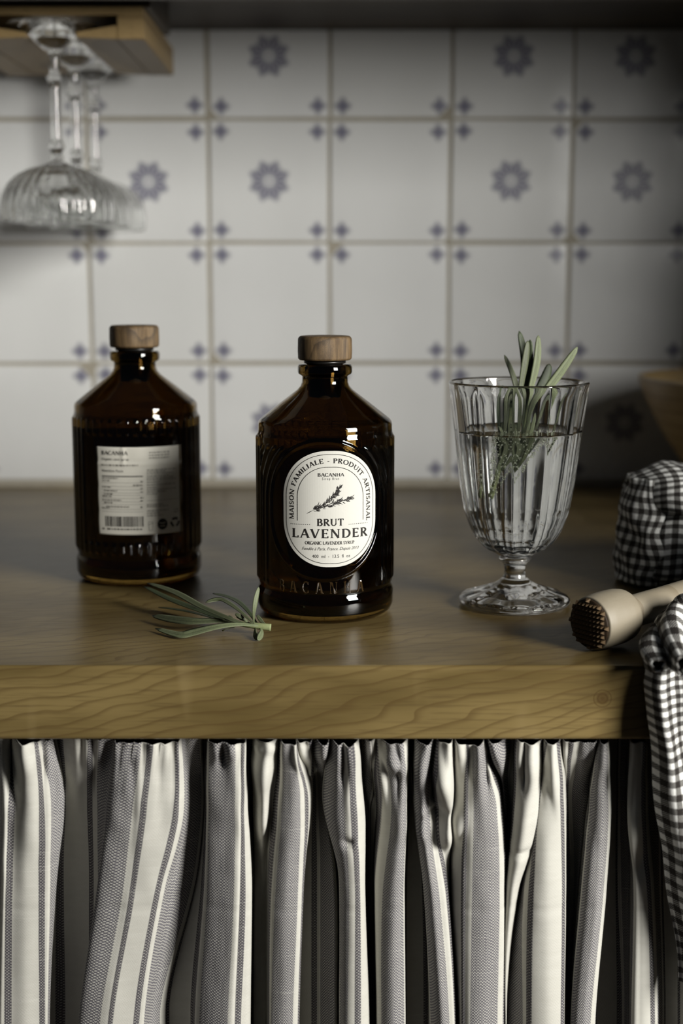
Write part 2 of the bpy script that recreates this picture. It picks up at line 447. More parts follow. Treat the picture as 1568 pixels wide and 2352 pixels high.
tag(rk('mounting_block', [(-0.36, 0.3869), (-0.139, 0.3869), (-0.139, 0.4106), (-0.36, 0.4106)], M['dark_wood'], 1.079, 1.20), 'dark stained mounting block')

def fluted(prof, n, flutes, amp, v0, v1, name):
    """lathe whose radius is scalloped between profile indices v0..v1"""
    V, Fc = lathe_data(prof, n)
    out = []
    for x, y, z in V:
        r = math.hypot(x, y)
        if r > 1e-6 and v0 <= z <= v1:
            a = math.atan2(x, -y); e = sstep(v0, v0+0.15*(v1-v0), z)*(1-sstep(v1-0.15*(v1-v0), v1, z))
            k = 1 - amp*e*(0.5+0.5*math.cos(flutes*a))
            x, y = x*k, y*k
        out.append((x, y, z))
    return fixn(mesh(name, out, Fc))
def make_coupe():
    root = empty('coupe_glass')
    # built upside down as it hangs: z = 0 is the rim, the foot is on top
    rim, h = 0.0408, 0.0425
    outer = [(rim, 0.0), (0.0417, 0.006), (0.0416, 0.013), (0.0402, 0.021), (0.0365, 0.0285), (0.030, 0.0345), (0.021, 0.039), (0.011, 0.0415), (0.0058, 0.0440)]
    inner = [(0.0, 0.0405), (0.008, 0.0398), (0.018, 0.0372), (0.028, 0.0325), (0.0345, 0.0268), (0.0385, 0.020), (0.0400, 0.013), (0.0402, 0.006), (0.0396, 0.0)]
    prof = [(0.0, 0.0452), (0.0040, 0.0450)] + outer[::-1] + [((rim+0.0396)/2, -0.0006)] + inner[::-1]
    V, Fc = lathe_data(rnd(prof, 0.003, 3), 144)
    out = []
    for x, y, z in V:
        r = math.hypot(x, y)
        if r > 0.006:
            a = math.atan2(x, -y); e = sstep(0.0055, 0.012, r)*(1-0.35*sstep(0.012, 0.0, z))
            k = 1 + 0.020*e*math.cos(28*a); x, y = x*k, y*k
        out.append((x, y, z))
    link('bowl', fixn(mesh('bowl', out, Fc)), M['clear'], root, True)
    st = [(0.0, 0.0453), (0.0046, 0.0454), (0.0052, 0.0475), (0.0034, 0.0500), (0.0050, 0.0530), (0.0062, 0.0556), (0.0050, 0.0580), (0.0040, 0.0600), (0.0037, 0.075), (0.0038, 0.098),
          (0.0042, 0.1010), (0.0066, 0.1030), (0.0068, 0.1048), (0.0042, 0.1068), (0.0036, 0.110), (0.0036, 0.1195), (0.0046, 0.1215), (0.0052, 0.1235), (0.0, 0.1238)]
    lathe('stem', rnd(st, 0.0008, 2), 32, M['clear'], root)
    ft = [(0.0, 0.1239), (0.0060, 0.1242), (0.0098, 0.1268), (0.0150, 0.1320), (0.0210, 0.1368), (0.0300, 0.1398), (0.0345, 0.1402), (0.0350, 0.1412), (0.0340, 0.1420), (0.0, 0.1420)]
    lathe('foot', rnd(ft, 0.001, 3), 64, M['clear'], root)
    return root
def copy_tree(o, parent=None):
    c = o.copy(); COL.objects.link(c)
    if parent is not None: c.parent = parent
    for ch in list(o.children): copy_tree(ch, c)
    return c
coupe = make_coupe()
for i, (lab, x, y) in enumerate((('upside down fluted coupe glass at the front of the hanging rack', -0.2122, 1.090),
                                 ('middle upside down fluted coupe glass in the hanging rack', -0.2131, 1.1745),
                                 ('rear upside down fluted coupe glass in the rack, nearest the tiles', -0.2121, 1.259))):
    o = coupe if i == 0 else copy_tree(coupe)
    o.location = (x, y, Z0+0.2341)
    tag(o, lab, 'glass', 'coupe glasses hanging in the rack')

# ================================================================== LETTERING
T_, t_ = 0.195, 0.10
def L(*a): return ('l',)+a
def A(*a): return ('a',)+a
def Sf(*a): return ('s',)+a
stem = lambda x: [L(x, 0, x, 1, T_), Sf(x, 0.03, 0.30), Sf(x, 0.97, 0.30)]
GLY = {
 'A': (0.82, [L(.07,0,.41,1,t_), L(.41,1,.75,0,T_), L(.2,.34,.62,.34,t_), Sf(.07,.03,.24), Sf(.75,.03,.28)]),
 'B': (0.72, stem(.16)+[A(.30,.755,.25,.225,-90,90,T_,t_), A(.32,.27,.29,.25,-90,90,T_,t_), L(.14,.98-.02,.32,.96,t_), L(.14,.52,.34,.52,t_), L(.14,.04,.34,.04,t_)]),
 'C': (0.76, [A(.42,.5,.35,.48,52,308,T_,t_), L(.63,.74,.65,.98,t_), L(.63,.26,.65,.04,t_)]),
 'D': (0.84, stem(.16)+[A(.32,.5,.42,.46,-90,90,T_,t_), L(.14,.96,.34,.96,t_), L(.14,.04,.34,.04,t_)]),
 'E': (0.66, stem(.16)+[L(.14,.96,.58,.96,t_), L(.14,.04,.60,.04,t_), L(.14,.52,.48,.52,t_), L(.57,1,.57,.80,t_), L(.59,0,.59,.22,t_), L(.48,.42,.48,.62,t_*.8)]),
 'F': (0.60, stem(.16)+[L(.14,.96,.56,.96,t_), L(.14,.52,.46,.52,t_), L(.55,1,.55,.80,t_)]),
 'G': (0.82, [A(.42,.5,.35,.48,52,330,T_,t_), L(.63,.74,.65,.98,t_), L(.70,.06,.70,.42,T_), Sf(.68,.42,.28)]),
 'H': (0.86, stem(.16)+stem(.70)+[L(.16,.52,.70,.52,t_)]),
 'I': (0.32, stem(.16)),
 'L': (0.64, stem(.16)+[L(.14,.04,.58,.04,t_), L(.58,0,.58,.24,t_)]),
 'M': (1.0, [L(.12,0,.17,1,t_), L(.17,1,.50,.06,T_), L(.50,.06,.83,1,t_), L(.83,1,.88,0,T_), Sf(.12,.03,.24), Sf(.88,.03,.28), Sf(.14,.97,.22), Sf(.86,.97,.22)]),
 'N': (0.88, [L(.14,0,.14,1,t_), L(.14,1,.74,0,T_), L(.74,0,.74,1,t_), Sf(.14,.03,.26), Sf(.12,.97,.24), Sf(.74,.97,.26)]),
 'O': (0.88, [A(.44,.5,.36,.47,0,360,T_,t_)]),
 'P': (0.66, stem(.16)+[A(.30,.72,.28,.24,-90,90,T_,t_), L(.14,.96,.32,.96,t_), L(.14,.48,.32,.48,t_)]),
 'R': (0.76, stem(.16)+[A(.30,.74,.26,.22,-90,90,T_,t_), L(.14,.96,.32,.96,t_), L(.14,.52,.34,.52,t_), L(.34,.50,.68,.02,T_), Sf(.70,.03,.2)]),
 'S': (0.60, [A(.30,.735,.20,.225,20,270,T_*.9,t_), A(.30,.265,.23,.225,-160,90,T_*.9,t_)]),
 'T': (0.74, [L(.37,0,.37,1,T_), L(.05,.96,.69,.96,t_), L(.07,1,.07,.78,t_), L(.67,1,.67,.78,t_), Sf(.37,.03,.30)]),
 'U': (0.84, [L(.16,.34,.16,1,T_), A(.42,.36,.26,.32,180,360,T_*.8,t_), L(.68,.34,.68,1,t_), Sf(.16,.97,.30), Sf(.68,.97,.26)]),
 'V': (0.80, [L(.07,1,.40,0,T_), L(.40,0,.73,1,t_), Sf(.07,.97,.28), Sf(.73,.97,.24)]),
 'Y': (0.76, [L(.07,1,.38,.46,T_), L(.38,.46,.69,1,t_), L(.38,0,.38,.48,T_), Sf(.07,.97,.28), Sf(.69,.97,.24), Sf(.38,.03,.3)]),
 '-': (0.42, [L(.06,.42,.36,.42,t_*1.1)]), ' ': (0.38, []),
}
def quad_line(x0, y0, x1, y1, w, n=1):
    dx, dy = x1-x0, y1-y0; l = math.hypot(dx, dy) or 1; ox, oy = -dy/l*w/2, dx/l*w/2
    return [(x0+ox, y0+oy), (x0-ox, y0-oy), (x1-ox, y1-oy), (x1+ox, y1+oy)]
def glyph_polys(ch):
    w, prims = GLY[ch]; out = []
    for p in prims:
        if p[0] == 'l': out.append(quad_line(*p[1:]))
        elif p[0] == 's': out.append([(p[1]-p[3]/2, p[2]-.03), (p[1]+p[3]/2, p[2]-.03), (p[1]+p[3]/2, p[2]+.03), (p[1]-p[3]/2, p[2]+.03)])
        else:
            _, cx, cy, rx, ry, a0, a1, tk, tn = p; n = max(6, int(abs(a1-a0)/18)); pr = None
            for i in range(n+1):
                a = R(a0+(a1-a0)*i/n); wd = tn+(tk-tn)*abs(math.cos(a))
                q = [(cx+(rx+s*wd/2)*math.cos(a), cy+(ry+s*wd/2)*math.sin(a)) for s in (1, -1)]
                if pr: out.append([pr[0], pr[1], q[1], q[0]])
                pr = q
    return w, out
class Print:
    """flat print collected as polygons in (u, v) metres, later wrapped on a surface"""
    def __init__(s): s.V = []; s.F = []
    def poly(s, pts):
        b = len(s.V); s.V += pts; s.F.append(tuple(range(b, b+len(pts))))
    def line(s, pts, w, closed=False):
        n = len(pts); k = n if closed else n-1
        for i in range(k):
            a, b = pts[i], pts[(i+1) % n]; s.poly(quad_line(a[0], a[1], b[0], b[1], w))
    def caps(s, text, h, place, track=0.0, width=None, bold=1.0):
        """serif capitals; place(x, y) maps text metres to (u, v). x runs from 0 to the text width"""
        tot = sum(GLY[c][0] for c in text)+track*(len(text)-1)
        sx = h if width is None else width/tot
        x = 0
        for c in text:
            wd, ps = glyph_polys(c)
            for p in ps: s.poly([place((x+px)*sx, py*h) for px, py in p])
            x += wd+track
        return tot*sx
    def font(s, text, u0, u1, v0, h, shear=0.0):
        """lower-case text in the built-in face, squeezed between u0 and u1 with x-height scale h"""
        cu = bpy.data.curves.new('t', 'FONT'); cu.body = text; cu.size = 1; cu.shear = shear; cu.resolution_u = 2
        ob = bpy.data.objects.new('t', cu); COL.objects.link(ob)
        me = bpy.data.meshes.new_from_object(ob)
        xs = [v.co.x for v in me.vertices]; a, b = min(xs), max(xs)
        base = len(s.V)
        for v in me.vertices: s.V.append((u0+(v.co.x-a)/(b-a)*(u1-u0), v0+v.co.y*h))
        for p in me.polygons: s.F.append(tuple(base+i for i in p.vertices))
        bpy.data.objects.remove(ob); bpy.data.curves.remove(cu); bpy.data.meshes.remove(me)
    def wrap(s, name, rad, fn, m, parent):
        V = [fn(u, v, rad) for u, v in s.V]
        return link(name, mesh(name, V, s.F), m, parent)

# ================================================================== BOTTLES
BR = 0.0397
STAD_W, STAD_H, STAD_Z = 0.0345, 0.0385, 0.0655      # ring round the front label
def stadium(u, v, hw, hh, rad):
    qx, qy = abs(u)-(hw-rad), abs(v)-(hh-rad)
    return math.hypot(max(qx, 0), max(qy, 0))+min(max(qx, qy), 0)-rad
def relief(a, z):
    """radial relief of the body at angle a from the front, height z"""
    u = a*BR; pitch = 0.0057
    env = sstep(0.0185, 0.0205, z)*(1-sstep(0.1035, 0.1050, z))
    if env <= 0: return 0
    sd = stadium(u, z-STAD_Z, STAD_W, STAD_H, 0.0345)
    sv = sd if z > STAD_Z else abs(u)-STAD_W
    back = abs(abs(a)-math.pi) if abs(a) > math.pi/2 else 9
    def bumpf(x, w): 
        x = abs(x)/w; return max(0, 1-x*x)**1.0 if x < 1 else 0
    h = 0
    if abs(sd) < 0.0012: h = 0.0011*bumpf(sd, 0.0012)
    elif abs(a) < R(66):
        if sv > 0.003 and sd > 0.003:
            k = round(sv/0.0045)
            if 1 <= k: h = 0.0009*bumpf(sv-k*0.0045, 0.0011)*(1-sstep(0.0985, 0.1005, z))*sstep(0.020, 0.023, z)
    else:
        n = round(a*BR/pitch)*pitch
        lo, hi = 0.020, 0.1045
        if back < R(48) and 0.028 < z < 0.0944: return 0
        e = sstep(lo, lo+0.002, z)*(1-sstep(hi-0.002, hi, z))
        if back < R(48): e *= max(1-sstep(0.0265, 0.028, z), sstep(0.0944, 0.0955, z))
        h = 0.00095*bumpf(a*BR-n, 0.0019)*e
    return h*env
def bottle_mesh():
    prof = [(0.0, 0.0016), (0.030, 0.0), (0.0350, 0.0), (0.0385, 0.0028), (0.0397, 0.0062), (0.0397, 0.0138), (0.0390, 0.0157), (0.0386, 0.0165), (0.0386, 0.0180), (0.0392, 0.0192)]
    z = 0.0200
    while z < 0.1050: prof.append((0.0392, z)); z += 0.00075
    prof += [(0.0388, 0.1056), (0.0386, 0.1075), (0.0386, 0.1100), (0.0382, 0.1117), (0.0370, 0.1131), (0.0330, 0.1163), (0.0272, 0.1209), (0.0200, 0.1264), (0.0160, 0.1295), (0.0140, 0.1318), (0.0132, 0.1340), (0.0131, 0.1372),
             (0.0140, 0.1381), (0.0152, 0.1386), (0.0156, 0.1398), (0.0156, 0.1428), (0.0150, 0.1440), (0.0135, 0.1443), (0.0105, 0.1441)]
    inn = [(0.0098, 0.1425), (0.0096, 0.134), (0.0105, 0.1305), (0.0170, 0.1258), (0.0250, 0.1195), (0.0320, 0.1140), (0.0350, 0.1112), (0.0356, 0.1085), (0.0357, 0.060), (0.0357, 0.014), (0.0345, 0.009), (0.0310, 0.0066), (0.0, 0.0066)]
    N = 480
    V, Fc = lathe_data(prof+inn, N)
    out = []
    for x, y, zz in V:
        r = math.hypot(x, y)
        if 0.0191 < zz < 0.1052 and r > 0.0385:
            a = math.atan2(x, -y); k = (r+relief(a, zz))/r; x, y = x*k, y*k
        out.append((x, y, zz))
    me = fixn(mesh('glass_body', out, Fc)); me.materials.append(M['amber'])
    for p in me.polygons: p.use_smooth = True
    return me
LR = 0.0394                                    # label radius
def cyl(a0):
    return lambda u, v, rad: ((rad)*math.sin(a0+u/LR), -(rad)*math.cos(a0+u/LR), v)
BOD = bottle_mesh()
FB = Vector((-0.0095, 0.8176))                  # axis of the front bottle
def ray_cyl(px, py, axis=FB, rad=LR):
    """angle and height where the view ray of a pixel meets a standing cylinder"""
    lx, ly = (px-784)/F, (py-1176)/F
    dr = Vector((lx, math.cos(TH)-ly*math.sin(TH), -math.sin(TH)-ly*math.cos(TH)))
    ox, oy = -axis.x, -axis.y
    a = dr.x**2+dr.y**2; b = 2*(ox*dr.x+oy*dr.y); c = ox*ox+oy*oy-rad*rad
    D = max(0, b*b-4*a*c); t = (-b-math.sqrt(D))/(2*a)
    return math.atan2(ox+t*dr.x, -(oy+t*dr.y)), H+t*dr.z
def make_bottle(name, loc, rz, label, scale=1.0):
    root = empty(name, loc, rz); root.scale = (scale,)*3
    tag(root, label, 'bottle', 'amber syrup bottles on the worktop')
    link('glass_body', BOD, None, root)
    sy = [(0.0, 0.0064), (0.0310, 0.0064), (0.0347, 0.0088), (0.0359, 0.014), (0.0359, 0.0976), (0.0355, 0.0980), (0.0, 0.0980)]
    lathe('syrup', sy, 64, M['syrup'], root)
    cap = lathe('stopper', rnd([(0.0, 0.1465), (0.0145, 0.1465), (0.0154, 0.1474), (0.01555, 0.152), (0.0154, 0.1588), (0.0142, 0.1602), (0.0, 0.1604)], 0.0008, 3), 64, M['cap_wood'], root)
    lathe('plug', rnd([(0.0, 0.1246), (0.0086, 0.1246), (0.0093, 0.1262), (0.0093, 0.1445), (0.0121, 0.1447), (0.0121, 0.1462), (0.0090, 0.1466), (0.0, 0.1466)], 0.0007, 3), 48, M['black_plug'], cap)
    return root
front = make_bottle('syrup_bottle', (FB.x, FB.y, Z0), 0, 'amber syrup bottle in front with oval white label and wooden stopper, beside the sprig')
# --- front label; everything on it was measured on a 6.533x zoom whose corner is (640, 1020)
def lab(zx, zy):
    a, z = ray_cyl(640+zx/6.533, 1020+zy/6.533); return a*LR, z
uL, _ = lab(75, 900); uR, _ = lab(1443, 900)
UC = (uL+uR)/2; HW = (uR-uL)/2
_, vT = lab(775, 103); _, vB = lab(775, 1845)
VC = (vT+vB)/2; HH = (vT-vB)/2
RAD = HW*0.93
def stad_pts(inset, n=24, part=None):
    hw, hh, r = HW-inset, HH-inset, max(0.002, RAD-inset); P = []
    for cx, cy, a0 in ((hw-r, hh-r, 0), (-(hw-r), hh-r, 90), (-(hw-r), -(hh-r), 180), (hw-r, -(hh-r), 270)):
        for i in range(n+1): P.append((UC+cx+r*math.cos(R(a0+90*i/n)), VC+cy+r*math.sin(R(a0+90*i/n))))
    return P
wrapF = cyl(0)
def patch(name, pts, fn, m, parent, r0, r1, cols=40):
    """closed sheet with thickness: columns between the lower and the upper outline of a convex shape"""
    us = [p[0] for p in pts]; a, b = min(us), max(us); V, Fc = [], []
    def span(u):
        hits = []
        for i in range(len(pts)):
            p, q = pts[i], pts[(i+1) % len(pts)]
            if (p[0]-u)*(q[0]-u) <= 0 and abs(p[0]-q[0]) > 1e-9:
                t = (u-p[0])/(q[0]-p[0]); hits.append(p[1]+t*(q[1]-p[1]))
        return (min(hits), max(hits)) if hits else (0, 0)
    rows = 6
    for k in range(cols+1):
        s = 0.5-0.5*math.cos(math.pi*k/cols); u = a+(b-a)*min(max(s, 1e-4), 1-1e-4); lo, hi = span(u)
        for rad in (r0, r1):
            for j in range(rows+1): V.append(fn(u, lo+(hi-lo)*j/rows, rad))
    st = 2*(rows+1)
    for k in range(cols):
        b0, b1 = k*st, (k+1)*st
        for j in range(rows):
            Fc.append((b0+rows+1+j, b1+rows+1+j, b1+rows+2+j, b0+rows+2+j))
            Fc.append((b0+j, b0+j+1, b1+j+1, b1+j))
        for j in (0, rows): Fc.append((b0+j, b1+j, b1+rows+1+j, b0+rows+1+j))
    for k in (0, cols):
        b0 = k*st
        for j in range(rows): Fc.append((b0+j, b0+rows+1+j, b0+rows+2+j, b0+j+1))
    return link(name, fixn(mesh(name, V, Fc)), m, parent)
def patch_smooth(o):
    for p in o.data.polygons: p.use_smooth = True
fl = patch('label', stad_pts(0), wrapF, M['paper'], front, LR+0.00005, LR+0.00022, 60)
tag(fl, 'white oval paper label')
INK = LR+0.00030
bl = Print(); bl.line(stad_pts(0.0020), 0.00032, True)
# the arch line inside
_, va = lab(275, 1146); ia = (lab(282, 800)[0]-uL)
arch = [p for p in stad_pts(ia) if p[1] > VC]
arch = [(UC+HW-ia, va)]+arch+[(UC-HW+ia, va)]
bl.line(arch, 0.00032)
for s0, s1 in ((190, 465), (1052, 1320)):
    ua, vv = lab(s0, 1187); ub, v2 = lab(s1, 1208 if s0 < 600 else 1187); vv = lab(775, 1211)[1]
    n = 11
    for i in range(n):
        u = ua+(ub-ua)*i/(n-1); bl.poly([(u+0.00024*math.cos(k*math.pi/3), vv+0.00024*math.sin(k*math.pi/3)) for k in range(6)])
bl.wrap('border_line', INK, wrapF, M['ink'], fl)
lt = Print()
def capline(text, x0, x1, yb, yt, track=0.06):
    u0, u1 = lab(x0, yb)[0], lab(x1, yb)[0]; v0, v1 = lab(775, yb)[1], lab(775, yt)[1]
    lt.caps(text, v1-v0, lambda x, y: (u0+x, v0+y), track, u1-u0)
capline('BACANHA', 583, 978, 486, 436, 0.03)
capline('BRUT', 572, 974, 1227, 1122, 0.05)
capline('LAVENDER', 208, 1322, 1411, 1276, 0.14)
_T, _t = T_, t_
capline('ORGANIC LAVENDER SYRUP', 396, 1130, 1508, 1460, 0.0)
def fontline(text, x0, x1, yb, h, shear=0.0):
    lt.font(text, lab(x0, yb)[0], lab(x1, yb)[0], lab(775, yb)[1], h, shear)
fontline('S i r o p   B r u t', 652, 902, 538, 0.00205)
fontline('Fondée à Paris, France. Depuis 2013', 352, 1195, 1592, 0.0024, 0.42)
fontline('400  ml  -  13.5  fl  oz', 503, 1068, 1706, 0.0026)
# arch lettering
ha = 0.00262; ins = 0.0020+(ia-0.0020)*0.5+ha/2
path = [p for p in stad_pts(ins, 40) if p[1] > VC-0.0001]
path = [(UC+HW-ins, lab(1330, 1140)[1])]+path+[(UC-HW+ins, lab(195, 1122)[1])]
path = path[::-1]
acc = [0]
for i in range(len(path)-1): acc.append(acc[-1]+math.dist(path[i], path[i+1]))
def onpath(x, y):
    x = min(max(x, 0), acc[-1]-1e-6)
    for i in range(len(path)-1):
        if x <= acc[i+1]:
            t = (x-acc[i])/(acc[i+1]-acc[i]); p, q = path[i], path[i+1]
            dx, dy = (q[0]-p[0]), (q[1]-p[1]); l = math.hypot(dx, dy)
            return (p[0]+dx*t-dy/l*y, p[1]+dy*t+dx/l*y)
lt.caps('MAISON FAMILIALE - PRODUIT ARTISANAL', ha, onpath, 0.10, acc[-1])
lt.wrap('lettering', INK, wrapF, M['ink'], fl)
# the engraved lavender sprig: two leafy branches of small ink strokes
sp = Print(); rg = random.Random(5)
def zpt(x, y): return lab(x, y)
def stroke(x0, y0, x1, y1, x2, y2, w):
    pr = None
    for i in range(6):
        t = i/5; x = x0*(1-t)**2+2*x1*t*(1-t)+x2*t*t; y = y0*(1-t)**2+2*y1*t*(1-t)+y2*t*t
        dx, dy = 2*(1-t)*(x1-x0)+2*t*(x2-x1), 2*(1-t)*(y1-y0)+2*t*(y2-y1); l = math.hypot(dx, dy) or 1
        ww = w*math.sin(math.pi*(0.12+0.86*t)); q = [zpt(x-dy/l*ww, y+dx/l*ww), zpt(x+dy/l*ww, y-dx/l*ww)]
        if pr: sp.poly([pr[0], pr[1], q[1], q[0]])
        pr = q
stroke(422, 1042, 470, 1015, 520, 990, 5); stroke(500, 1000, 650, 930, 760, 860, 4); stroke(760, 860, 860, 780, 915, 650, 4); stroke(650, 935, 850, 880, 1110, 800, 4)
for bx in (((510, 985), (720, 880), (850, 760), (920, 640)), ((520, 995), (740, 930), (920, 860), (1105, 800))):
    for k in range(105):
        t = rg.random()**0.9; p = crom(bx, t*3); q = crom(bx, min(3, t*3+0.05)); dx, dy = q[0]-p[0], q[1]-p[1]; l = math.hypot(dx, dy) or 1; dx, dy = dx/l, dy/l
        side = rg.choice((-1, 1)); sp_ = rg.uniform(0.25, 1.25); ln = rg.uniform(38, 84)*(1-0.35*t)
        c, s_ = math.cos(side*sp_), math.sin(side*sp_); ex, ey = dx*c-dy*s_, dx*s_+dy*c
        o_ = rg.uniform(-26, 26)*(1-0.5*t)
        x0, y0 = p[0]-dy*o_, p[1]+dx*o_
        stroke(x0, y0, x0+ex*ln*.5+dx*9, y0+ey*ln*.5+dy*9, x0+ex*ln*.85+dx*ln*.3, y0+ey*ln*.85+dy*ln*.3, rg.uniform(3.2, 6.5))
sp.wrap('sprig_print', INK, wrapF, M['ink'], fl)
# moulded name on the foot of the body
eb = bmesh.new()
a0, a1 = R(-41), R(34); hcap = 0.0066; z0 = 0.0183
tot = sum(GLY[c][0] for c in 'BACANHA')+0.62*6; sx = (a1-a0)*BR/tot; x = 0
for c in 'BACANHA':
    wd, ps = glyph_polys(c)
    for p in ps:
        cx_, cy_ = sum(q[0] for q in p)/len(p), sum(q[1] for q in p)/len(p)
        lo, hi = [], []
        for px, py in p:
            aa = a0+(x+px)*sx/BR; zz = z0+py*hcap
            lo.append(eb.verts.new((0.0391*math.sin(aa), -0.0391*math.cos(aa), zz)))
            aa2 = a0+(x+cx_+(px-cx_)*0.25)*sx/BR; zz2 = z0+(cy_+(py-cy_)*0.8)*hcap
            hi.append(eb.verts.new((0.03948*math.sin(aa2), -0.03948*math.cos(aa2), zz2)))
        eb.faces.new(hi)
        for i in range(len(p)): eb.faces.new((lo[i], lo[(i+1) % len(p)], hi[(i+1) % len(p)], hi[i]))
    x += wd+0.62
link('moulded_lettering', from_bm(eb, 'moulded_lettering'), M['emboss'], front)

# --- the bottle behind, turned to its back label
BBs = 1.018
def back_axis():
    d = 0.9145; return Vector(((321-784)/F*axdepth(d, 0.0), d))
BB = back_axis()
back = make_bottle('syrup_bottle', (BB.x, BB.y, Z0), math.pi, 'amber syrup bottle at the rear left turned to its back label with barcode', BBs)
RA = LR*BBs
def blab(zx, zy):                                   # zoom 7.127x with corner (210, 1010)
    a, z = ray_cyl(210+zx/7.127, 1010+zy/7.127, BB, RA); return a*LR, z/BBs
wrapB = cyl(math.pi)
ul, ur = blab(112, 800)[0], blab(1462, 800)[0]; vt, vb = blab(780, 122)[1], blab(780, 1558)[1]
outl = []
NB = 40
for i in range(NB+1): outl.append((ul+(ur-ul)*i/NB, vb))
outl = [(ul, vb), (ur, vb)]
for i in range(1, 20):
    v = vb+(vt-vb)*i/20; outl.append((ur+0.0005*math.sin(i*2.1), v))
outl += [(ur, vt), (ul, vt)]
for i in range(19, 0, -1):
    v = vb+(vt-vb)*i/20; outl.append((ul-0.0006*abs(math.sin(i*0.75)), v))
def wrapW(u, v, rad):                               # the paper buckles a little over the ribs
    k = 0.00035*math.exp(-((v-(vt-0.0105))/0.0011)**2)+0.0005*math.exp(-((u+0.0028)/0.0012)**2)*sstep(vt-0.013, vt-0.009, v)
    k += 0.00035*math.exp(-((u-0.0065)/0.0045)**2)*sstep(vt-0.0095, vt-0.0065, v)
    return wrapB(u, v, rad+k)
def grid_patch(name, fn, m, parent, r0, r1, nu=60, nv=60):
    V, Fc = [], []
    for rad in (r0, r1):
        for j in range(nv+1):
            for i in range(nu+1):
                s, t = i/nu, j/nv
                e = (0.0004*abs(math.sin(t*11))*(1-s)**8 * -1)+(0.0004*abs(math.sin(t*8+1))*s**8)
                V.append(fn(ul+(ur-ul)*s+e, vb+(vt-vb)*t, rad))
    n = (nu+1)*(nv+1)
    for j in range(nv):
        for i in range(nu):
            q = j*(nu+1)+i
            Fc.append((n+q, n+q+1, n+q+nu+2, n+q+nu+1)); Fc.append((q, q+nu+1, q+nu+2, q+1))
    for i in range(nu):
        for q in (i, nv*(nu+1)+i): Fc.append((q, q+1, n+q+1, n+q))
    for j in range(nv):
        for q in (j*(nu+1), j*(nu+1)+nu): Fc.append((q, q+nu+1, n+q+nu+1, n+q))
    return link(name, fixn(mesh(name, V, Fc)), m, parent, True)
bk = grid_patch('label', wrapW, M['paper_back'], back, LR+0.0001, LR+0.00025)
tag(bk, 'cream rectangular paper label with barcode')
BI = LR+0.00036
bp = Print(); gp = Print()
def bcap(text, x0, x1, yb, yt):
    u0, u1 = blab(x0, yb)[0], blab(x1, yb)[0]; v0, v1 = blab(780, yb)[1], blab(780, yt)[1]
    bp.caps(text, v1-v0, lambda x, y: (u0+x, v0+y), 0.05, u1-u0)
bcap('BACANHA', 168, 592, 250, 186)
bp.font('Organic cane syrup', blab(170, 330)[0], blab(612, 330)[0], blab(780, 338)[1], 0.0021)
bp.font('Nutrition Facts', blab(180, 520)[0], blab(520, 520)[0], blab(780, 530)[1], 0.0022)
def bar(pr, x0, x1, y, hpx):
    u0, u1 = blab(x0, y)[0], blab(x1, y)[0]; v = blab(780, y)[1]; hh = hpx*0.5*0.0000395
    n = max(1, int((x1-x0)/90))
    for i in range(n):
        a, b = u0+(u1-u0)*i/n, u0+(u1-u0)*(i+1)/n; pr.poly([(a, v-hh), (b, v-hh), (b, v+hh), (a, v+hh)])
def words(pr, x0, x1, y, hpx):                      # a line of print too small to read
    x = x0
    while x < x1:
        wl = min(rg.uniform(18, 60), x1-x)
        k = x
        while k < x+wl-3: bar(pr, k, k+5, y, hpx*rg.uniform(0.5, 1)); k += 8
        x += wl+12
words(gp, 170, 760, 418, 30)
bar(bp, 178, 840, 600, 16)
for x1_, y_ in ((440, 632), (310, 672), (325, 780), (420, 838), (350, 892), (345, 930), (495, 990), (350, 1035), (300, 1120)): words(gp, 184+(30 if y_ in (838, 892, 1035) else 0), x1_, y_, 26)
words(gp, 250, 620, 1098, 26)
for y_ in (685, 800, 855, 950, 1000, 1105): words(bp, 800, 850, y_, 26)
words(gp, 680, 845, 745, 30)
for y_ in (705, 765, 820, 872, 910, 960, 1015, 1060, 1140, 1180): bar(gp, 178, 845, y_, 4)
for y_, x1_ in ((500, 1390), (530, 1200), (560, 1330), (600, 1280), (630, 1330), (660, 1390), (700, 1120), (745, 1385), (790, 1080), (825, 1390), (860, 1225), (895, 1080)): words(gp, 905, x1_, y_, 22)
for y_, x1_ in ((1070, 1170), (1100, 1250), (1170, 1250), (1210, 1110), (1250, 1180)): words(gp, 910, x1_, y_, 24)
words(gp, 1345, 1420, 1180, 30); words(gp, 1345, 1430, 1222, 30)
bar(gp, 910, 1440, 1003, 4)
for y_ in (215, 260, 305): words(gp, 940, 1270, y_, 24)
# barcode
x = 235
while x < 850:
    wd = rg.choice((7, 7, 14, 22)); u0, u1 = blab(x, 1330)[0], blab(x+wd, 1330)[0]
    v0, v1 = blab(780, 1425)[1], blab(780, 1255)[1]; bp.poly([(u0, v0), (u1, v0), (u1, v1), (u0, v1)])
    x += wd+rg.choice((6, 10, 16))
words(bp, 185, 225, 1465, 34); words(bp, 265, 830, 1465, 34)
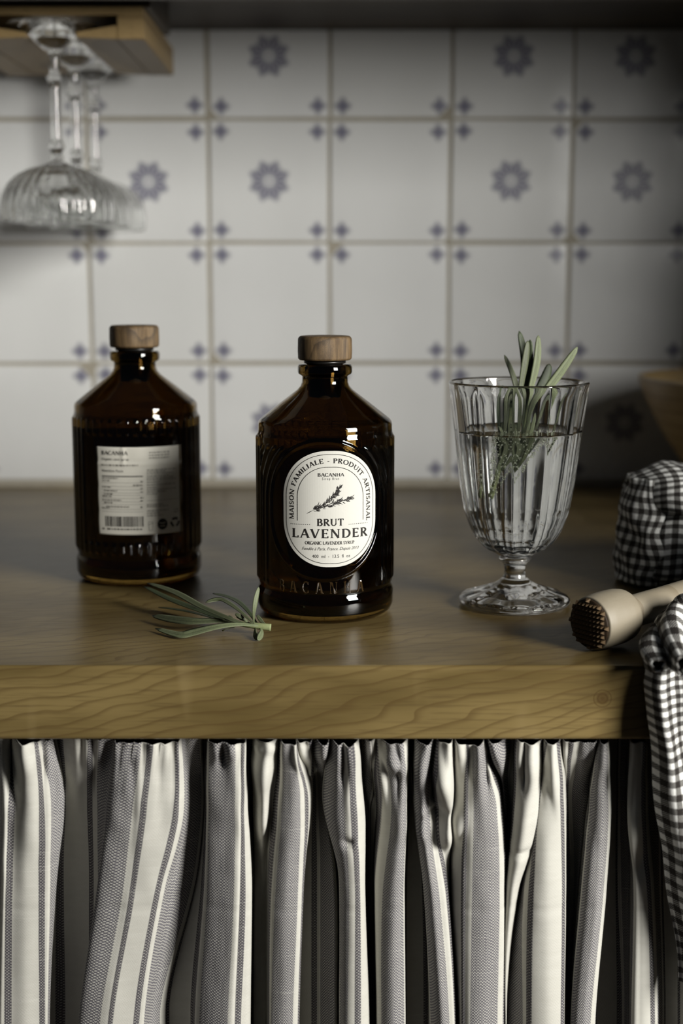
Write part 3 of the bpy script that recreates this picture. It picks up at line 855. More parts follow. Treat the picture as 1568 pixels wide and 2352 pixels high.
# emblems: crossed bin, round seal, recycling loop
def bpt(x, y): return (blab(x, 1390)[0], blab(780, y)[1])
gp.line([bpt(930, 1350), bpt(1005, 1350), bpt(995, 1490), bpt(940, 1490), bpt(930, 1350)], 0.00022)
gp.line([bpt(925, 1400), bpt(1010, 1370)], 0.0003)
bp.poly([bpt(1160+82*math.cos(k*math.pi/12), 1400+92*math.sin(k*math.pi/12)) for k in range(24)])
for k in range(3):
    a = math.pi/2+k*2*math.pi/3; c0 = (1362, 1390)
    pts = [(c0[0]+58*math.cos(a+s)*(1.0 if abs(s) < 0.6 else 1.12), c0[1]-66*math.sin(a+s)) for s in (-0.75, -0.35, 0.0, 0.35, 0.75)]
    bp.line([bpt(*p) for p in pts], 0.0016)
bp.wrap('lettering', BI, wrapW, M['ink'], bk)
gp.wrap('small_print', BI, wrapW, M['ink_grey'], bk)
tag(bk.children[-1], 'grey lines of small print')
wp = Print(); wp.line([bpt(1110, 1372), bpt(1160, 1388), bpt(1210, 1372)], 0.0003); wp.line([bpt(1120, 1430), bpt(1200, 1430)], 0.0003)
wp.wrap('seal_mark', BI+0.00006, wrapW, M['paper_back'], bk)

# ================================================================== LEAVES
def leaf_mesh(name, ctrl, width, up=(0, 0, 1), n=16, fold=0.22, thick=0.00045, twist=0.0, tip=0.35):
    V, Fc, UV = [], [], []; up = Vector(up)
    for i in range(n+1):
        t = i/n; p = Vector(crom(ctrl, t*(len(ctrl)-1))); q = Vector(crom(ctrl, min(1, t+0.02)*(len(ctrl)-1))); q0 = Vector(crom(ctrl, max(0, t-0.02)*(len(ctrl)-1)))
        tg = (q-q0).normalized(); sd = tg.cross(up)
        if sd.length < 1e-4: sd = tg.cross(Vector((1, 0, 0)))
        sd.normalize(); sd = Matrix.Rotation(twist*t, 3, tg) @ sd; nm = sd.cross(tg).normalized()
        wv = width/2*(max(0.02, min(1, (t*2.2+0.22)))*math.sqrt(max(0.0, 1-((t-0.6)/0.405)**2)) if t > 0.6 else width/2/(width/2)*min(1, t*1.3+0.3))
        wv = width/2*(min(1, t*1.25+0.28))*(math.sqrt(max(0.0005, 1-((t-0.62)/0.382)**2)) if t > 0.62 else 1)
        for s, up_ in ((-1, 0), (-0.5, 0), (0, 0), (0.5, 0), (1, 0), (0.5, 1), (0, 1), (-0.5, 1)):
            off = sd*(s*wv)+nm*(abs(s)*wv*fold*1.0)
            if abs(s) == 1: off -= nm*(thick*0.5)
            off -= nm*(thick*up_)
            V.append(p+off); UV.append((0.5+s*0.5, t))
    m = 8
    for i in range(n):
        for k in range(m):
            a, b = i*m+k, i*m+(k+1) % m; Fc.append((a, b, b+m, a+m))
    Fc.append(tuple(range(m))); Fc.append(tuple(n*m+k for k in range(m-1, -1, -1)))
    return fixn(mesh(name, V, Fc, UV))
def leaf(parent, ctrl, width, m, **k):
    base = parent.location
    c = [tuple(Vector(p)-base) for p in ctrl]
    return link('leaf', leaf_mesh('leaf', c, width, **k), m, parent, True)
def tube(name, pts, rads, m, parent, n=10, sub=4):
    base = parent.location if parent else Vector()
    V, Fc = [], []; N = (len(pts)-1)*sub
    up = Vector((0.13, 0.2, 0.97))
    for i in range(N+1):
        t = i/sub; p = Vector(crom(pts, t)); q = Vector(crom(pts, min(len(pts)-1, t+0.05))); q0 = Vector(crom(pts, max(0, t-0.05)))
        tg = (q-q0).normalized(); s = tg.cross(up).normalized(); u = s.cross(tg)
        r = crom([(x,) for x in rads], t)[0]
        for k in range(n):
            a = 2*math.pi*k/n; V.append(p-base+s*(r*math.cos(a))+u*(r*math.sin(a)))
    for i in range(N):
        for k in range(n): Fc.append((i*n+k, i*n+(k+1) % n, (i+1)*n+(k+1) % n, (i+1)*n+k))
    Fc.append(tuple(range(n-1, -1, -1))); Fc.append(tuple(N*n+k for k in range(n)))
    return link(name, fixn(mesh(name, V, Fc)), m, parent, True)

# ---- sprig lying on the worktop; picture points come from a 3.92x zoom whose corner is (300, 1300)
def g(zx, zy, z): return onz(300+zx/3.92, 1300+zy/3.92, z)
sprig = empty('lavender_sprig', g(1240, 552, 0.0)); tag(sprig, 'cut lavender sprig of narrow grey-green leaves lying on the worktop between the bottles', 'herb')
tube('stem', [g(1262, 553, 0.0046), g(1180, 545, 0.0050), g(1050, 530, 0.0054), g(900, 505, 0.0056), g(780, 490, 0.006)], [0.0020, 0.0019, 0.0016, 0.0013, 0.0009], M['stem'], sprig)
def gl(pts, wd, m='leaf', **k):
    leaf(sprig, [g(*p) for p in pts], wd, M[m], **k)
gl([(1060, 535, .0052), (880, 470, .0090), (640, 370, .0120), (400, 240, .0150), (150, 150, .0165)], 0.0048, up=(0.1, -0.5, 1))
gl([(1050, 530, .0052), (840, 480, .0060), (560, 380, .0080), (330, 290, .0100), (120, 180, .0125)], 0.0046, up=(0, -0.3, 1), m='leaf_dark')
gl([(1000, 520, .005), (800, 480, .0045), (560, 420, .004), (400, 390, .0035), (250, 370, .003)], 0.0040, m='leaf_dark')
gl([(1000, 515, .0060), (800, 492, .0066), (560, 500, .0060), (360, 480, .0050), (195, 445, .0044)], 0.0056, up=(0, -0.7, 1), twist=-0.1)
gl([(1150, 535, .0075), (960, 525, .0088), (760, 550, .0075), (560, 600, .0040), (430, 620, .0022), (220, 560, .0024)], 0.0052, up=(0, -0.8, 1), m='leaf_pale')
gl([(1110, 520, .0070), (1000, 420, .0110), (900, 345, .0135), (800, 300, .0145), (675, 325, .0135)], 0.0038, up=(0.3, -0.6, 1))
gl([(1140, 525, .0060), (1050, 400, .0100), (960, 320, .0115), (860, 275, .0120), (740, 245, .0125)], 0.0050, up=(0.2, -0.2, 1), m='leaf_dark')
gl([(1110, 525, .0070), (1108, 430, .0150), (1125, 300, .0230), (1155, 190, .0290)], 0.0030, up=(0.6, -1, 0.1), m='leaf_pale')
gl([(1170, 550, .0045), (1180, 590, .0035), (1165, 630, .0022), (1145, 665, .0012)], 0.0034, up=(0.5, -1, 0.5), m='leaf_pale')
gl([(1120, 555, .0045), (1118, 595, .0033), (1125, 630, .0020), (1140, 662, .0012)], 0.0030, up=(-0.5, -1, 0.5), m='leaf')
gl([(1235, 545, .0055), (1190, 510, .0070), (1160, 475, .0085), (1140, 440, .0100)], 0.0024, up=(0.4, -1, 0.4))
gl([(1060, 500, .0060), (1020, 475, .0080), (980, 450, .0095), (940, 430, .0105)], 0.0024, up=(0.2, -1, 0.5))
gl([(1050, 505, .0062), (1030, 490, .0070), (990, 470, .0078), (950, 450, .0085)], 0.0020, up=(0.2, -1, 0.5), m='leaf_pale')
gl([(940, 550, .0050), (890, 556, .0040), (850, 568, .0030), (828, 582, .0016)], 0.0022, m='leaf_pale')
gl([(960, 500, .0064), (930, 480, .0076), (905, 465, .0085), (885, 445, .0092)], 0.0022, m='leaf_dark')
gl([(930, 505, .0064), (890, 495, .0074), (860, 480, .0080), (840, 465, .0085)], 0.0020, m='leaf_pale')

# ================================================================== GOBLET
GA = Vector((0.1033, 0.8313))
gob = empty('fluted_goblet', (GA.x, GA.y, Z0)); tag(gob, 'clear fluted footed goblet of sparkling water right of the front bottle', 'glass')
def goblet():
    out_b = [(0.0095, 0.0300), (0.0124, 0.0318), (0.0165, 0.0338), (0.0207, 0.0370), (0.0238, 0.0408), (0.0265, 0.0456), (0.0305, 0.0563), (0.0338, 0.0764), (0.0370, 0.1041), (0.0394, 0.1230), (0.0409, 0.1325)]
    inn = [(0.0, 0.0372), (0.010, 0.0378), (0.0165, 0.0398), (0.0205, 0.0432), (0.0238, 0.0490), (0.0275, 0.0590), (0.0309, 0.0780), (0.0343, 0.1041), (0.0372, 0.1230), (0.0388, 0.1325)]
    prof = [(0.0, 0.0290), (0.0075, 0.0292)]+out_b+[(0.0405, 0.1334), (0.0393, 0.1334)]+inn[::-1]
    prof = rnd(prof, 0.0012, 3)
    # subdivide the long straight runs so that the flutes stay crisp
    p2 = []
    for a, b in zip(prof[:-1], prof[1:]):
        k = max(1, int(math.dist(a, b)/0.0025))
        for i in range(k): p2.append((a[0]+(b[0]-a[0])*i/k, a[1]+(b[1]-a[1])*i/k))
    p2.append(prof[-1])
    V, Fc = lathe_data(p2, 240); out = []
    for i, (x, y, z) in enumerate(V):
        r = math.hypot(x, y)
        if r > 0.006 and z > 0.031:
            a = math.atan2(x, -y); ph = (a/(2*math.pi)*12+0.36) % 1.0
            cc = 1-4*(ph-0.5)**2                       # hollow flute: 1 in the middle of a panel
            e = sstep(0.031, 0.037, z)*(1-0.75*sstep(0.126, 0.1325, z))
            ri = lerp1([q[1] for q in inn], [q[0] for q in inn], z) if z > 0.0372 else 0
            outer = r > ri+0.0008
            k = r+(0.0005-0.0022*cc)*e if outer else r-0.0001*e
            x, y = x*k/r, y*k/r
        out.append((x, y, z))
    link('bowl', fixn(mesh('bowl', out, Fc)), M['clear'], gob, True)
    st = [(0.0, 0.0290), (0.0092, 0.0292), (0.0098, 0.0278), (0.0078, 0.0262), (0.0068, 0.0245), (0.0062, 0.0215), (0.0064, 0.0185), (0.0074, 0.0165), (0.0, 0.0164)]
    lathe('stem', rnd(st, 0.0012, 3), 48, M['clear'], gob)
    ft = [(0.0, 0.0164), (0.0076, 0.0163), (0.0098, 0.0142), (0.0150, 0.0112), (0.0240, 0.0080), (0.0310, 0.0058), (0.0332, 0.0040), (0.0330, 0.0018), (0.0310, 0.0004), (0.027, 0.0003), (0.018, 0.0030), (0.0, 0.0045)]
    V, Fc = lathe_data(rnd(ft, 0.0015, 3), 120); out = []
    for x, y, z in V:
        r = math.hypot(x, y)
        if r > 0.009 and z > 0.005:
            a = math.atan2(x, -y); z += 0.00035*math.cos(12*a)*sstep(0.009, 0.02, r)
        out.append((x, y, z))
    link('foot', fixn(mesh('foot', out, Fc)), M['clear'], gob, True)
    wv = [(0.0, 0.0370), (0.0102, 0.0376), (0.0167, 0.0396), (0.0207, 0.0430), (0.0240, 0.0488), (0.0277, 0.0588), (0.0311, 0.0778), (0.0343, 0.1036), (0.0347, 0.1049), (0.0335, 0.1040), (0.0, 0.1039)]
    V, Fc = lathe_data(wv, 240)
    link('water', fixn(mesh('water', V, Fc)), M['water'], gob, True)
goblet()
herb = empty('lavender_sprig', (GA.x, GA.y, Z0+0.07)); tag(herb, 'fresh lavender sprig standing in the goblet of water with bubbles on its stem', 'herb')
def hp(px, py, dd=0.0): return at(px, py, GA.y+dd)
def hl(pts, wd, m='leaf', **k): return leaf(herb, [hp(*p) for p in pts], wd, M[m], **k)
tube('stem', [hp(1127, 1136, -.004), hp(1148, 1090, -.003), hp(1172, 1030, 0), hp(1196, 960, 0), hp(1212, 900, .002)], [0.0021, 0.0020, 0.0018, 0.0014, 0.0008], M['stem'], herb)
hl([(1172, 1030, 0), (1190, 930, .004), (1180, 870, .006), (1158, 815, .008)], .0034, 'leaf', up=(0.2, -1, 0))
hl([(1178, 1010, .004), (1196, 900, .006), (1204, 830, .008), (1192, 760, .010)], .0050, 'leaf_dark', up=(0.2, -1, 0))
hl([(1180, 1020, -.004), (1194, 900, -.003), (1205, 830, -.002), (1212, 782, 0)], .0044, 'leaf', up=(0.3, -1, 0))
hl([(1190, 990, .002), (1206, 900, .002), (1215, 830, .002), (1217, 780, .002)], .0046, 'leaf_dark', up=(-0.3, -1, 0))
hl([(1192, 990, 0), (1216, 900, -.001), (1232, 830, 0), (1236, 770, .003)], .0046, 'leaf_pale', up=(0.1, -1, 0))
hl([(1194, 980, .006), (1214, 900, .007), (1224, 850, .007), (1226, 822, .008)], .0034, 'leaf', up=(0, -1, 0))
hl([(1198, 980, .003), (1228, 910, .006), (1250, 870, .008), (1262, 836, .010)], .0062, 'leaf_dark', up=(0.3, -1, 0.1))
hl([(1198, 985, -.004), (1236, 920, -.005), (1282, 860, -.004), (1326, 797, -.002)], .0052, 'leaf_pale', up=(0.2, -1, 0.3))
hl([(1160, 1060, 0), (1152, 1000, -.002), (1148, 940, -.002), (1154, 885, .000)], .0042, 'leaf_dark', up=(0.1, -1, 0))
hl([(1166, 1045, -.004), (1172, 990, -.006), (1176, 940, -.006), (1176, 890, -.006)], .0040, 'leaf', up=(0, -1, 0))
hl([(1190, 1010, -.006), (1206, 970, -.010), (1226, 920, -.012), (1248, 886, -.012)], .0040, 'leaf', up=(0.2, -1, 0))
hl([(1206, 1030, .004), (1250, 980, .006), (1280, 930, .008), (1308, 884, .010)], .0042, 'leaf', up=(0.2, -1, 0.1))
hl([(1164, 1075, -.004), (1196, 1040, -.008), (1222, 990, -.010), (1236, 950, -.010)], .0044, 'leaf_pale', up=(0.2, -1, 0))
hl([(1150, 1090, -.002), (1180, 1040, .002), (1200, 1000, .004), (1216, 960, .004)], .0048, 'leaf', up=(0.2, -1, 0))
for q in range(9):
    rq = random.Random(40+q); x0 = 1140+q*7; y0 = 1105-q*9
    hl([(x0, y0, -.006+.0015*q), (x0+14+rq.uniform(-6, 6), y0-40, -.005+.001*q), (x0+20+rq.uniform(-10, 22), y0-85, -.006+.0015*q), (x0+22+rq.uniform(-16, 40), y0-125, -.006+.0018*q)], .0042, rq.choice(('leaf', 'leaf_pale', 'leaf')), up=(0.2, -1, 0))
# bubbles clinging under water
def bubbles():
    bm = bmesh.new(); rb = random.Random(3)
    for k in range(420):
        f = rb.random()**0.6; e = rb.random(); e = e*e*(3-2*e) if rb.random() < 0.5 else rb.choice((rb.uniform(0, .12), rb.uniform(.88, 1)))
        py = 1140-150*f; px = 1124+10*f+(8+128*f)*e*rb.uniform(0.92, 1.02)
        p = hp(px, py, rb.uniform(-.011, -.003)-.003*f); p -= Vector((GA.x, GA.y, Z0+0.07))
        bmesh.ops.create_icosphere(bm, subdivisions=1, radius=rb.uniform(.00030, .00066), matrix=Matrix.Translation(p))
    me = bpy.data.meshes.new('bubbles'); bm.to_mesh(me); bm.free()
    o = link('bubbles', me, M['bubble'], herb, True); o['kind'] = 'stuff'
bubbles()

# ================================================================== MUDDLER
mh = R(53.0)
ax = Vector((math.sin(mh), math.cos(mh), math.tan(R(3.5)))).normalized()
MR = 0.0147
fc = onz(1350, 1434, MR)                                  # centre of the spiked face
mud = empty('muddler', fc)
mud.rotation_mode = 'QUATERNION'; mud.rotation_quaternion = ax.to_track_quat('Z', 'Y')
tag(mud, 'pale beech muddler with a dark spiked face resting on the worktop corner', 'muddler')
hd = [(0.0, 0.0018), (0.0128, 0.0018), (0.0140, 0.0022), (0.0147, 0.007), (0.0149, 0.015), (0.0147, 0.0215), (0.0138, 0.0262), (0.0122, 0.0286), (0.0098, 0.0292), (0.0, 0.0292)]
lathe('head', rnd(hd, 0.001, 3), 64, M['beech'], mud)
hn = [(0.0, 0.0293), (0.0090, 0.0293), (0.0087, 0.034), (0.0087, 0.060), (0.0091, 0.090), (0.0096, 0.120), (0.0096, 0.138), (0.0085, 0.146), (0.0, 0.148)]
lathe('handle', rnd(hn, 0.001, 3), 48, M['beech'], mud)
sf = lathe('spiked_face', [(0.0, 0.0004), (0.0130, 0.0004), (0.0132, 0.0017), (0.0, 0.0017)], 48, M['spike'], mud)
sq = 0.00125
pyr = fixn(mesh('spike', [(-sq, -sq, 0), (sq, -sq, 0), (sq, sq, 0), (-sq, sq, 0), (0, 0, -0.0023)], [(0, 1, 2, 3), (0, 4, 1), (1, 4, 2), (2, 4, 3), (3, 4, 0)]))
pyr.materials.append(M['spike_tip'])
for i in range(-6, 7):
    for j in range(-6, 7):
        if math.hypot(i, j)*0.00252 < 0.0127:
            o = link('spike', pyr, None, sf); o.location = (i*0.00252, j*0.00252, 0.0007)

# ================================================================== WOODEN BOWL
bw = empty('wooden_bowl', (0.372, 1.165, Z0)); tag(bw, 'wide wooden bowl at the far right against the tiled wall', 'bowl')
bo = [(0.0, 0.0), (0.048, 0.0), (0.056, 0.004), (0.082, 0.032), (0.105, 0.065), (0.122, 0.097), (0.127, 0.111), (0.1265, 0.1135), (0.124, 0.1135), (0.1195, 0.099), (0.101, 0.068), (0.078, 0.037), (0.050, 0.012), (0.0, 0.010)]
lathe('bowl_body', rnd(bo, 0.003, 3), 96, M['bowl_wood'], bw)

# ================================================================== GINGHAM TOWEL
towel = empty('tea_towel', (0.24, 0.80, Z0)); tag(towel, 'black and white gingham tea towel bunched on the worktop end and hanging over its edge', 'towel')
TL = towel.location
def cloth(name, fn, nu, nv, uvfn, thick=0.0011):
    V, UV, Fc = [], [], []
    P = [[Vector(fn(i/nu, j/nv)) for i in range(nu+1)] for j in range(nv+1)]
    for j in range(nv+1):
        for i in range(nu+1): V.append(P[j][i]-TL); UV.append(uvfn(i/nu, j/nv))
    for j in range(nv):
        for i in range(nu): a = j*(nu+1)+i; Fc.append((a, a+1, a+nu+2, a+nu+1))
    me = mesh(name, V, Fc, UV); o = link(name, me, M['gingham'], towel, True)
    md = o.modifiers.new('thickness', 'SOLIDIFY'); md.thickness = thick; md.offset = 0
    return o
def nz(*p): return noise.noise(Vector(p))
# folded bundle standing on the worktop behind the muddler
def bundle(s, t):
    # t runs up the front of the bundle, over its top and down the back; s runs to the right
    x0 = 0.184+0.004*math.sin(t*5)
    x = x0+s*0.16
    prof = [(0.868, 0.0015), (0.858, 0.012), (0.862, 0.030), (0.866, 0.046), (0.858, 0.054), (0.861, 0.066), (0.876, 0.0735), (0.900, 0.074), (0.922, 0.066), (0.932, 0.040), (0.935, 0.0015)]
    y, z = crom(prof, t*(len(prof)-1))
    edge = 1-(1-min(1, s/0.16))**2.4                      # the left end is rounded in
    y = 0.897+(y-0.897)*(0.30+0.70*edge); z = z*(0.90+0.10*edge)
    k = 0.006*nz(x*26, t*5, 3)+0.003*nz(x*60, t*11, 8)
    return (x+0.004*nz(t*6, s*5, 1), y+k*min(1, s*5), max(0.002, z+k*0.6)+Z0)
cloth('folded_bundle', bundle, 70, 110, lambda s, t: (s*0.16, t*0.215))
def bundle_end(s, t):                                     # the end of the bundle, a rounded tuck facing left
    a = math.pi*(s-0.5)
    z = 0.0025+0.066*t
    y = 0.897+0.033*math.sin(a)*(0.45+0.55*math.sin(math.pi*min(1, 0.25+0.62*t)))
    x = 0.198-0.021*math.cos(a)*(1-0.30*t**3)+0.004*nz(z*70, a*2, 5)
    return (x, y, z+Z0)
cloth('folded_end', bundle_end, 40, 50, lambda s, t: (s*0.09, t*0.068))
# the length that runs forward and hangs over the front edge
EDG_PY = [1440, 1480, 1530, 1580, 1640, 1700, 1800, 1900, 1960, 2020, 2080, 2160, 2250]
EDG_PX = [1516, 1505, 1492, 1488, 1494, 1500, 1508, 1521, 1530, 1536, 1543, 1553, 1562]
def hang(s, t):
    path = [(0.845, 0.0035), (0.815, 0.0035), (0.785, 0.0035), (0.755, 0.0045), (0.725, 0.0060), (0.703, 0.0060), (0.6875, 0.0025), (0.6805, -0.010), (0.678, -0.026), (0.678, -0.045), (0.680, -0.070), (0.682, -0.095), (0.683, -0.120), (0.684, -0.145), (0.685, -0.168)]
    y, z = crom(path, t*(len(path)-1))
    py = 1176+F*math.tan(math.atan2(H-z, y)-TH)
    px = lerp1(EDG_PY, EDG_PX, py)
    xl = (px-784)/F*axdepth(y, z)
    wid = 0.075
    x = xl+s*wid+0.002*nz(t*9, s*4, 2)
    lip = sstep(0.30, 0.50, t)
    fold = math.sin(s*2*math.pi*2.6+1.2*math.sin(t*5)+0.6)
    dep = 0.0055*fold+0.003*nz(s*9, t*8, 4)
    edge = 1-(1-min(1, s/0.10))**2
    y2 = y-dep*lip*edge+(0.008*(1-edge))*lip
    z2 = z+(abs(dep)*0.9+0.004*nz(s*6, t*7, 9))*(1-lip)*(0.22+0.78*sstep(0.20, 0.32, t))
    if y2 > FRONT-0.003 and z2 > -0.03: z2 = max(z2, 0.0022)
    return (x, min(y2, 0.690) if z2 < -0.001 else y2, z2+Z0)
cloth('hanging_length', hang, 60, 190, lambda s, t: (s*0.105, t*0.36))
# two bunched rolls lying in front of the handle
def roll(name, pts, rads, seed, vlen):
    def fn(s, t):
        p = Vector(crom(pts, t*(len(pts)-1))); q = Vector(crom(pts, min(1, t+.03)*(len(pts)-1))); q0 = Vector(crom(pts, max(0, t-.03)*(len(pts)-1)))
        tg = (q-q0).normalized(); sd = tg.cross(Vector((0, 0, 1))).normalized(); up = sd.cross(tg)
        r = crom([(x,) for x in rads], t*(len(rads)-1))[0]; a = 2*math.pi*s
        r *= 1+0.16*math.sin(3*a+seed+4*t)+0.16*nz(2*math.cos(a)+seed, 2*math.sin(a), t*4)
        q_ = p+sd*(r*math.cos(a))+up*(r*math.sin(a))
        if q_.y > FRONT-0.004: q_.z = max(q_.z, Z0+0.0025)
        return q_
    cloth(name, fn, 48, 70, lambda s, t: (s*2*math.pi*sum(rads)/len(rads), t*vlen))
roll('shade_heap', [Vector((0.272, 0.718, Z0+.048)), Vector((0.304, 0.752, Z0+.057)), Vector((0.355, 0.772, Z0+.058)), Vector((0.43, 0.795, Z0+.048))], [0.034, 0.054, 0.054, 0.030], 4.0, 0.2)  # extra cloth out of view, added to shade the front of the bundle
roll('bunched_roll', [onz(1600, 1395, .022), onz(1566, 1420, .016), onz(1545, 1447, .0125), onz(1552, 1490, .010), onz(1572, 1530, .009)], [0.010, 0.0105, 0.0095, 0.008, 0.004], 1.0, 0.055)
roll('bunched_roll', [onz(1558, 1456, .006), onz(1524, 1456, .0070), onz(1506, 1476, .0075), onz(1500, 1505, .0070), onz(1512, 1528, .006)], [0.003, 0.0055, 0.0068, 0.0062, 0.003], 2.6, 0.045)

